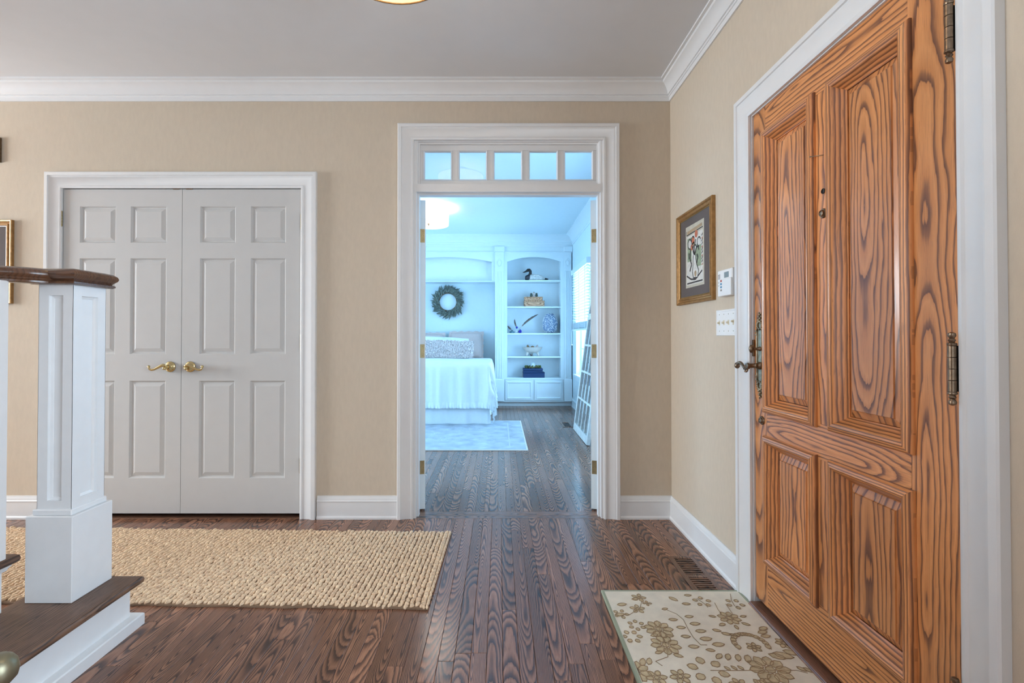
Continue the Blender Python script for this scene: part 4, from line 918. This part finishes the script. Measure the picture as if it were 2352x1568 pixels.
def duvet(s_, t):
    """s across, t from pillow end (0) to foot and over; cloth hangs where it runs past the mattress"""
    ox = max(0, abs(s_)-Wd+.04); Lb = BYH-.35-BYF; oy = max(0, t-Lb+.04); sg = 1 if s_ >= 0 else -1
    d = math.hypot(ox, oy)
    x = BCX + max(-Wd+.04, min(Wd-.04, s_)); y = BYH-.35 - min(t, Lb-.04)
    puff = .035*(1-(abs(s_)/Wd)**4 if abs(s_) < Wd else 0)*(1 if t < Lb-.04 else 0)
    z = BH + puff*.6 + .006*math.sin(s_*9+t*5) + .004*math.sin(t*17-s_*7)
    if d > 0:
        ux, uy = sg*ox/d, oy/d; rr = .05; out = rr*(1-math.exp(-d/rr)) + .035*d
        ang = math.atan2(oy, ox); per = s_ + (t if ox > oy else 0) + ang*.4
        fold = (.016*math.sin(per*19+.7) + .010*math.sin(per*43+sg) + .006*math.sin(per*71))*min(1, d/.35)
        out += fold + (.03*min(1, d/.4) if ox > 0 and oy > 0 else 0)
        x += ux*out; y -= uy*out; z = BH - .0 - max(0, d - rr*.6*(1-math.exp(-d/rr))) + .01
        z = max(z, .035)
    return (x, y, z)
ns, nt_ = 110, 110; Smax = Wd-.04+dropS; Tmax = BYH-.35-BYF-.04+dropF
dv = MB().grid([[duvet(-Smax + 2*Smax*i/ns, Tmax*j/nt_) for i in range(ns+1)] for j in range(nt_+1)]).build('duvet', M_linen, bed, smooth=True, normals=False)
# ruffle: a gathered strip along the hem (side, foot, side)
hem = []
for i in range(160): hem.append((Smax, Tmax*i/160))
for i in range(300): hem.append((Smax - 2*Smax*i/300, Tmax))
for i in range(161): hem.append((-Smax, Tmax - Tmax*i/160))
ro = []
for j in range(5):
    row = []
    for q, (a, b) in enumerate(hem):
        p = Vector(duvet(a, b)); p2 = Vector(duvet(a*.97, b*.97)); dn = Vector((0, 0, -1))
        w_ = math.sin(q*1.15)+.6*math.sin(q*2.7+1); outv = Vector((p.x-BCX, p.y-7.1, 0)).normalized()
        pp = p + dn*(.075*j/4 - .012) + outv*(.010*w_*(j/4) + .006)
        pp += outv*.004*j; pp.z = max(pp.z, .020+.004*(4-j)); row.append(tuple(pp))
    ro.append(row)
MB().grid(ro).build('ruffle', M_linen, dv, smooth=True, normals=False)

def pillow(name, label, mat, w_, h_, t_, loc, rot, flange=0, group=None, shag=0):
    e = empty(name, loc, label, 'pillow', group); e.rotation_euler = rot
    n = 22; f_, b_ = [], []
    for j in range(n+1):
        r1, r2 = [], []
        for i in range(n+1):
            u, v = -1+2*i/n, -1+2*j/n; th = t_*((max(0, 1-abs(u)**2.6))*(max(0, 1-abs(v)**2.6)))**.48
            x = u*w_/2*(1-.05*v*v*(1 if abs(u) > .3 else abs(u)/.3)); y = v*h_/2*(1-.05*u*u)
            wr_ = .006*math.sin(u*7+v*5)*(1-u*u)*(1-v*v)
            r1.append((x, -th-wr_, y + h_/2)); r2.append((x, th, y + h_/2))
        f_.append(r1); b_.append(r2)
    mb = MB().grid(f_); mb.grid(b_); cu = mb.build('cover', mat, e, smooth=True, local=True)
    if flange:
        pth = [(-w_/2+.01, .01), (w_/2-.01, .01), (w_/2-.01, h_-.01), (-w_/2+.01, h_-.01)]
        vs, fs = [], []; P2 = []
        for (x0_, y0_), (x1_, y1_) in zip(pth, pth[1:]+pth[:1]):
            for i in range(14): t = i/14; P2.append((x0_+(x1_-x0_)*t, y0_+(y1_-y0_)*t))
        for q, (x, y) in enumerate(P2):
            o_ = Vector((x, y-h_/2)); k = flange*(1+.25*math.sin(q*1.9)); dx = math.copysign(min(1, abs(x)/(w_/2-.02)), x); dy = math.copysign(min(1, abs(y-h_/2)/(h_/2-.02)), y-h_/2)
            dx = dx if abs(dx) > .97 else 0; dy = dy if abs(dy) > .97 else 0
            vs += [(x, 0, y), (x+dx*k, .004*math.sin(q*2.3), y+dy*k)]
        n2 = len(P2); fs = [(2*q, 2*q+1, (2*q+3) % (2*n2), (2*q+2) % (2*n2)) for q in range(n2)]
        MB().add(vs, fs).build('flange', mat, e, local=True, smooth=True, normals=False)
    if shag:
        sg = MB()
        for q in range(shag):
            u, v = rnd.uniform(-1, 1), rnd.uniform(-.95, .97); th = t_*((1-abs(u)**2.6)*(1-abs(v)**2.6))**.48
            x, z_ = u*w_/2, v*h_/2+h_/2; a = rnd.uniform(0, 6.28); L = rnd.uniform(.018, .034); r_ = .006
            tip = (x+math.cos(a)*L*.7, -th-L*.8, z_+math.sin(a)*L*.7-.006)
            c, s_ = math.cos(a+1.57)*r_, math.sin(a+1.57)*r_
            sg.add([(x-c, -th, z_-s_), (x+c, -th, z_+s_), (x, -th-.002, z_+r_*1.4), ((x+tip[0])/2+c*1.5, -th-L*.6, (z_+tip[2])/2+s_*1.5), ((x+tip[0])/2-c*1.5, -th-L*.6, (z_+tip[2])/2-s_*1.5), tip], [(0, 1, 3, 4), (1, 2, 3), (2, 0, 4), (2, 4, 3), (3, 5, 4)])
        sg.build('shag_loops', M_shag, cu, local=True, normals=False)['kind'] = 'stuff'
        e.children[0].children[0].location -= cu.location
    return e
pillow('pillow', 'blush linen flanged pillow nearer the bookcase', M_sham, .54, .44, .075, (-.555, 7.90, .775), (R(-14), 0, 0), .03)
pillow('pillow', 'blush linen flanged pillow on the wreath side, mostly behind the white one', M_sham, .54, .42, .075, (-1.20, 7.90, .775), (R(-14), 0, 0), .03)
pillow('pillow', 'plain white pillow behind the shaggy lumbar pillow', M_linen, .80, .36, .085, (-.90, 7.68, .795), (R(-22), R(3), 0))
pillow('pillow', 'plain white pillow at the far side of the bed', M_linen, .46, .36, .085, (-1.56, 7.68, .795), (R(-22), 0, 0))
pillow('pillow', 'shaggy blush lumbar pillow in front of the white pillows', M_shag, .92, .29, .07, (-.87, 7.46, .800), (R(-24), R(1), 0), shag=1500)

# bedroom rug
brx0, brx1, bry0, bry1 = -2.2, .283, 4.765, 6.40
br = empty('area_rug', (-1, 5.6, 0), 'pale blue distressed area rug at the foot of the bed', 'rug')
boxp('pile', (brx0, bry0, .001), (brx1, bry1, .010), M_drug, br, bevel=.003)
MB().sweep([(brx0, bry0), (brx1, bry0), (brx1, bry1), (brx0, bry1)], [(-.004, .001), (-.004, .009), (.0, .0115), (.010, .0115), (.012, .010), (.012, .001)], plan, closed=True).build('edge_binding', M_rugedge, br)
MB().sweep([(brx0+.17, bry0+.15), (brx1-.17, bry0+.15), (brx1-.17, bry1-.15), (brx0+.17, bry1-.15)], [(0, .0095), (0, .0106), (.012, .0106), (.012, .0095)], plan, closed=True).build('border_line', M_drug2, br)
M_fad = plain('faded_blue_motif', (.42, .48, .58), .95, var=.35, vscale=22)
fm = MB()
for k in range(46):
    x, y = rnd.uniform(brx0+.3, brx1-.3), rnd.uniform(bry0+.25, bry1-.25); r_ = rnd.uniform(.03, .09); n = rnd.choice((5, 6, 7)); a0 = rnd.random()*6
    for i in range(n):
        a = a0+i*2*math.pi/n; q = [(x+r_*.3*math.cos(a), y+r_*.3*math.sin(a)), (x+r_*.7*math.cos(a-.3), y+r_*.7*math.sin(a-.3)), (x+r_*math.cos(a), y+r_*math.sin(a)), (x+r_*.7*math.cos(a+.3), y+r_*.7*math.sin(a+.3))]
        fm.add([(p[0], p[1], .0103) for p in q], [(0, 1, 2, 3)])
fm.build('faded_motifs', M_fad, br, normals=False)['kind'] = 'stuff'

# wreath
wx, wz, wy = -.872, 1.722, BY-.03
wr_ = empty('wreath', (wx, wy, wz-.26), 'grey-green leafy wreath hung on the alcove wall over the bed', 'wreath')
MB().tube([(wx+.155*math.cos(t), wy, wz+.155*math.sin(t)) for t in [2*math.pi*i/36 for i in range(36)]], .014, 8, closed=True).build('twig_ring', M_twig, wr_, smooth=True)
lf = MB()
for k in range(620):
    a = rnd.uniform(0, 2*math.pi); r0 = rnd.uniform(.135, .195); ta = a + rnd.uniform(-.6, .35) - .45; L = rnd.uniform(.045, .10); wl = L*.15
    if rnd.random() < .25: r0 = rnd.uniform(.2, .235)
    p = Vector((wx+r0*math.cos(a), wy - rnd.uniform(0, .04), wz+r0*math.sin(a))); d = Vector((math.cos(ta), rnd.uniform(-.45, .1), math.sin(ta))).normalized()
    s_ = d.cross(Vector((rnd.uniform(-.4, .4), 1, rnd.uniform(-.4, .4)))).normalized()*wl; up_ = Vector((0, -.006, 0))
    lf.add([p, p+d*L*.4+s_, p+d*L, p+d*L*.4-s_, p+d*L*.45+up_], [(0, 1, 4), (1, 2, 4), (2, 3, 4), (3, 0, 4)])
lf.build('leaves', M_leaf, wr_, normals=False)['kind'] = 'stuff'

# ------------------------------------------------------------------ things on the shelves
SX = lambda p: (p-1147)/138.7
YS = 7.91
dk = empty('duck_decoy', (.60, YS, SH[0]), 'painted duck decoy with black head and white back on the top shelf', 'decoy')
M_dkb = plain('decoy_black', (.02, .016, .015), .4, var=.3); M_dkr = plain('decoy_breast', (.025, .028, .04), .4, var=.2); M_dkw = plain('decoy_white', (.62, .60, .57), .5, var=.25, vscale=30)
z0_ = SH[0]
prof = [(.47, .045, .045), (.49, .055, .058), (.53, .062, .066), (.58, .066, .07), (.64, .062, .064), (.69, .05, .05), (.73, .036, .032), (.755, .024, .018)]
def hull(prof, zc, mat, nm, flat=.0):
    rws = []
    for x, ry, rz2 in prof: rws.append([(x, YS+ry*math.cos(t), max(z0_+.0, zc(x)+rz2*math.sin(t))) for t in [2*math.pi*i/16 for i in range(16)]])
    mb = MB().grid(rws, closed_u=True); k = len(mb.v); mb.f += [tuple(range(16))[::-1], tuple(range(k-16, k))]; mb.m += [0, 0]; return mb.build(nm, mat, dk, smooth=True)
hull(prof, lambda x: z0_+.045+(x-.47)*-.02, M_dkw, 'body')
hull([(.425, .012, .02), (.432, .03, .035), (.45, .043, .048), (.475, .052, .058), (.50, .058, .064), (.515, .05, .06)], lambda x: z0_+.048, M_dkr, 'breast')
MB().tube([(.475, YS, z0_+.06), (.505, YS, z0_+.095), (.515, YS, z0_+.13), (.512, YS, z0_+.160), (.497, YS, z0_+.180), (.475, YS, z0_+.178), (.452, YS, z0_+.163), (.42, YS, z0_+.148), (.388, YS, z0_+.141)], [.045, .030, .024, .026, .028, .027, .018, .011, .004], 12, up=(0, 1, 0)).build('head', M_dkb, dk, smooth=True)
MB().tube([(.74, YS, z0_+.035), (.78, YS, z0_+.030), (.81, YS, z0_+.028)], [.02, .014, .008], 10, up=(0, 0, 1)).build('tail', M_dkb, dk, smooth=True)
for s_ in (-1, 1): MB().tube([(.55, YS+s_*.055, z0_+.09), (.64, YS+s_*.048, z0_+.085), (.735, YS+s_*.015, z0_+.05)], [.012, .014, .003], 8).build('wing_edge', M_dkb if False else M_dkw, dk, smooth=True)

M_burl = wood('burl_wood', 'X', 'Z', (.80, .46, .27), (.70, .38, .21), (.22, .085, .045), freq=60, slope=.3, d0=.03, rough=.5, tone=.15, wob=.05)
def tbox(name, label, x0, x1, y0_, y1_, z0b, z1b, mat, lid=.35, cat='box'):
    e = empty(name, ((x0+x1)/2, (y0_+y1_)/2, z0b), label, cat); zl = z1b-(z1b-z0b)*lid
    boxp('body', (x0+.003, y0_+.003, z0b), (x1-.003, y1_-.003, zl-.001), mat, e, bevel=.003); boxp('lid', (x0, y0_, zl), (x1, y1_, z1b), mat, e, bevel=.004); return e
z = SH[1]
tbox('wooden_box', 'burled wooden box under a smaller one on the second shelf', SX(1203), SX(1250), 7.82, 8.02, z, z+.098, M_burl, .12)
tbox('wooden_box', 'smaller burled wooden box stacked under the little pots', SX(1204), SX(1246), 7.84, 8.01, z+.098, z+.163, M_burl, .3)
M_pg = plain('dark_green_glaze', (.05, .075, .055), .3, var=.4, vscale=50); M_pp = plain('pale_pink_glaze', (.60, .50, .46), .4, var=.3, vscale=60)
for x, h, m_, lb_ in ((SX(1220.5), .07, M_pg, 'dark green little pot, first of three on the wooden boxes'), (SX(1226.5), .085, M_pp, 'pale pink little pot in the middle on the wooden boxes'), (SX(1232.5), .072, M_pg, 'dark green little pot, last of three on the wooden boxes')):
    e = empty('little_pot', (x, YS, z+.163), lb_, 'pot'); MB().lathe([(.016, 0), (.021, h*.2), (.021, h*.55), (.014, h*.72), (.018, h*.8), (.018, h*.86)], T(x, YS, z+.163), 14).build('body', m_, e, smooth=40)
    MB().lathe([(.019, h*.86), (.019, h*.9), (.008, h*.97), (0, h)], T(x, YS, z+.163), 14).build('lid', M_pg if m_ is M_pp else M_pp, e, smooth=40)

z = SH[2]
M_ink = plain('cobalt_glass', (.01, .02, .30), .08, var=.1, coat=.5); M_clear = plain('pale_glass', (.62, .70, .74), .06, var=.1, coat=.5); M_teal = plain('teal_glass', (.10, .22, .27), .1, var=.15, coat=.5)
def bottle(label, x, y, m_, r, h, stop=None, square=False):
    e = empty('ink_bottle', (x, y, z), label, 'bottle')
    if square: boxp('body', (x-r, y-r, z), (x+r, y+r, z+h*.75), m_, e, bevel=.006, seg=2)
    else: MB().lathe([(r*.9, 0), (r, .006), (r, h*.5), (r*.5, h*.7), (r*.4, h*.75)], T(x, y, z), 18).build('body', m_, e, smooth=40)
    MB().lathe([(r*.38, h*.74), (r*.38, h*.95), (r*.5, h), (r*.3, h)], T(x, y, z), 14).build('neck', m_, e, smooth=40)
    if stop: MB().ball((x, y, z+h+.018), .019).build('stopper', stop, e, smooth=True)
bottle('low teal ink bottle at the shelf side', SX(1176), 7.90, M_teal, .042, .05); bottle('clear ink bottle with cobalt ball stopper', SX(1187), 7.89, M_clear, .03, .075, M_ink); bottle('square cobalt blue ink bottle', SX(1194.5), 7.86, M_ink, .025, .062, None, True)
M_fe = plain('brown_feather', (.075, .05, .04), .8, var=.6, vscale=50)
def feather(label, a, b, wd):
    a, b = Vector(a), Vector(b); d = (b-a); L = d.length; d.normalize(); s_ = d.cross(Vector((0, 1, 0))).normalized(); e = empty('feather', a, label, 'feather')
    mb = MB(); up_ = []; n = 14
    rw = []
    for i in range(n+1):
        t = i/n; bend = s_*(.05*L*math.sin(t*math.pi)); c = a+d*L*t+bend; k = wd*(.05 if t < .18 else math.sin(min(1, (t-.15)/.85*.95+.05)*math.pi)**.6)*(1+.12*math.sin(i*2.7))
        rw.append([c - s_*k*.6 + Vector((0, .004, 0)), c + Vector((0, -.002, 0)), c + s_*k + Vector((0, .004, 0))])
    mb.grid(rw).build('vane', M_fe, e, smooth=True, normals=False)
    MB().tube([r_[1] for r_ in rw], [.0025*(1-.8*i/n) for i in range(n+1)], 6).build('quill', M_sham, e, smooth=True)
feather('long brown feather leaning to the white vase', (SX(1192), 7.87, z+.062), (SX(1237), 7.90, z+.315), .020)
feather('upright brown feather in the clear bottle', (SX(1188), 7.895, z+.076), (SX(1182), 7.91, z+.235), .016)
feather('short brown feather in the teal bottle', (SX(1177), 7.90, z+.052), (SX(1166), 7.93, z+.125), .018)
vs_ = empty('egg_vase', (SX(1263.5), YS, z), 'egg-shaped blue and white coral-textured vase', 'vase'); vx = SX(1263.5)
M_vb = plain('slate_blue_glaze', (.20, .27, .40), .45, var=.2); M_vw = plain('white_relief_glaze', (.78, .80, .84), .4, var=.08)
egg = lambda t: (.122*math.sin(t)**.9*(1+.16*math.cos(t)), .165-.165*math.cos(t))
pr_ = [(.05, 0)] + [(max(.045, .124*math.sin(t)**.85*(1+.14*math.cos(t))), .165-.168*math.cos(t)+.003) for t in [.35+i*.16 for i in range(16)]]
MB().lathe(pr_, T(vx, YS, z), 32).build('body', M_vb, vs_, smooth=True)
rf = MB()
for k in range(330):
    t = math.acos(rnd.uniform(-.92, .95)); a = rnd.uniform(0, 6.28); r_ = .124*math.sin(t)**.85*(1+.14*math.cos(t)) + .002; zz = z+.168-.168*math.cos(t)
    c = Vector((vx+r_*math.cos(a), YS+r_*math.sin(a), zz)); tg_ = Vector((-math.sin(a), math.cos(a), 0)); up_ = Vector((math.cos(a)*math.cos(t)*.7, math.sin(a)*math.cos(t)*.7, 1)).normalized()
    d = (tg_*math.cos(k*2.4) + up_*math.sin(k*2.4)).normalized()*rnd.uniform(.008, .014); rf.tube([c-d, c+tg_*.003, c+d], [.004, .0052, .004], 6)
rf.build('relief', M_vw, vs_, smooth=True, normals=False)['kind'] = 'stuff'

z = SH[3]; bxc = SX(1223)
M_bowl = plain('cream_ceramic', (.66, .60, .54), .45, var=.06); M_wd = plain('turned_wood', (.30, .155, .07), .5, var=.35, vscale=40)
bo = empty('footed_bowl', (bxc, YS, z), 'cream footed bowl holding carved wooden pieces', 'bowl')
MB().lathe([(0, .05), (.06, .052), (.11, .075), (.145, .11), (.163, .148), (.166, .150), (.158, .150), (.14, .118), (.10, .085), (.05, .066), (0, .064)], T(bxc, YS, z), 32).build('bowl', M_bowl, bo, smooth=50)
for k in range(3):
    a = R(200+k*120) if k < 2 else R(80); a = (R(205), R(-25), R(90))[k]; c, s_ = math.cos(a), math.sin(a)
    MB().tube([(bxc+.085*c, YS+.085*s_, z+.065), (bxc+.10*c, YS+.10*s_, z+.035), (bxc+.112*c, YS+.112*s_, z+.006)], [.026, .016, .012], 10).build('foot', M_bowl, bo, smooth=True)
MB().lathe([(0, 0), (.04, 0), (.048, .02), (.046, .038), (.03, .045), (0, .046)], T(bxc, YS-.01, z+.130), 18)
e = empty('wooden_ball', (bxc, YS, z+.1), 'round carved wooden piece in the middle of the bowl', 'ornament'); MB().ball((bxc, YS-.02, z+.135), (.036, .036, .036)).build('ball', M_wd, e, smooth=True); MB().lathe([(.0365, 0), (.038, .004), (.0365, .008)], T(bxc, YS-.02, z+.138), 20).build('band', M_bronze, e, smooth=True)
for sg, lb_ in ((-1, 'carved wooden scoop at the feather side of the bowl'), (1, 'carved wooden scoop at the window side of the bowl')):
    e = empty('wooden_scoop', (bxc+sg*.075, YS, z+.12), lb_, 'ornament'); MB().tube([(bxc+sg*.04, YS, z+.115), (bxc+sg*.07, YS-.01, z+.140), (bxc+sg*.083, YS-.01, z+.175), (bxc+sg*.082, YS-.01, z+.190)], [.016, .024, .016, .003], 10).build('bowl', M_wd if sg < 0 else M_sham, e, smooth=True)
    MB().tube([(bxc+sg*.04, YS, z+.118), (bxc+sg*.0, YS+.03, z+.105)], .008, 8).build('handle', M_wd, e, smooth=True)
e = empty('feather', (bxc-.05, YS-.06, z+.004), 'dark small feather lying under the footed bowl', 'feather'); MB().add([(bxc-.055, YS-.08, z+.04), (bxc-.045, YS-.09, z+.045), (bxc-.01, YS-.10, z+.010), (bxc-.03, YS-.09, z+.004)], [(0, 1, 2, 3)]).build('vane', M_fe, e, normals=False); MB().tube([(bxc-.055, YS-.085, z+.044), (bxc+.01, YS-.10, z+.004)], .002, 6).build('quill', M_fe, e)

z = .462; M_nb = plain('navy_cloth', (.008, .036, .115), .6, var=.15)
tbox('blue_box', 'navy blue box at the bottom of the shelf stack', SX(1201), SX(1250), 7.81, 8.03, z, z+.088, M_nb, .2); tbox('blue_box', 'smaller navy blue box under the green garland', SX(1201), SX(1246), 7.83, 8.01, z+.088, z+.150, M_nb, .55)
ga = empty('garland', (SX(1224), YS, z+.150), 'coiled green leafy garland on the navy boxes', 'garland'); gx = SX(1224)
MB().tube([(gx+.115*math.cos(t), YS+.06*math.sin(t), z+.168) for t in [2*math.pi*i/24 for i in range(24)]], .010, 6, closed=True).build('vine', M_twig, ga, smooth=True)
gl_ = MB()
for k in range(260):
    a = rnd.uniform(0, 6.28); gl_.ball((gx+.115*math.cos(a)+rnd.uniform(-.02, .02), YS+.055*math.sin(a)+rnd.uniform(-.02, .02), z+.165+rnd.uniform(-.010, .026)), rnd.uniform(.006, .011), nu=6, nv=4)
gl_.build('leaves', plain('olive_green_leaf', (.11, .14, .03), .5, var=.7, vscale=60), ga, smooth=True, normals=False)['kind'] = 'stuff'
jr_ = empty('lidded_jar', (gx, YS, z+.150), 'small white lidded jar inside the green garland', 'jar'); M_jar = plain('pale_blue_ceramic', (.66, .74, .76), .3, var=.04)
MB().lathe([(.030, 0), (.040, .015), (.042, .055), (.034, .075)], T(gx, YS, z+.150), 20).build('body', M_jar, jr_, smooth=40)
MB().lathe([(.038, .075), (.036, .082), (.012, .092), (.006, .097), (.010, .104), (.007, .112), (0, .114)], T(gx, YS, z+.150), 20).build('lid', M_jar, jr_, smooth=40)

# look-alikes share a group
GROUPS = {'pillow': 'pillows on the bed', 'feather': 'brown feathers on the shelves', 'little_pot': 'little pots on the wooden boxes', 'ink_bottle': 'ink bottles on the shelf', 'wooden_box': 'stacked burled boxes', 'blue_box': 'stacked navy boxes',
          'framed_picture': 'framed pictures on the hall walls', 'ceiling_lamp': 'drum ceiling lamps', 'floor_register': 'wooden floor registers', 'wooden_scoop': 'carved scoops in the bowl'}
for o in bpy.data.objects:
    if o.parent is None and o.name.split('.')[0] in GROUPS: o['group'] = GROUPS[o.name.split('.')[0]]
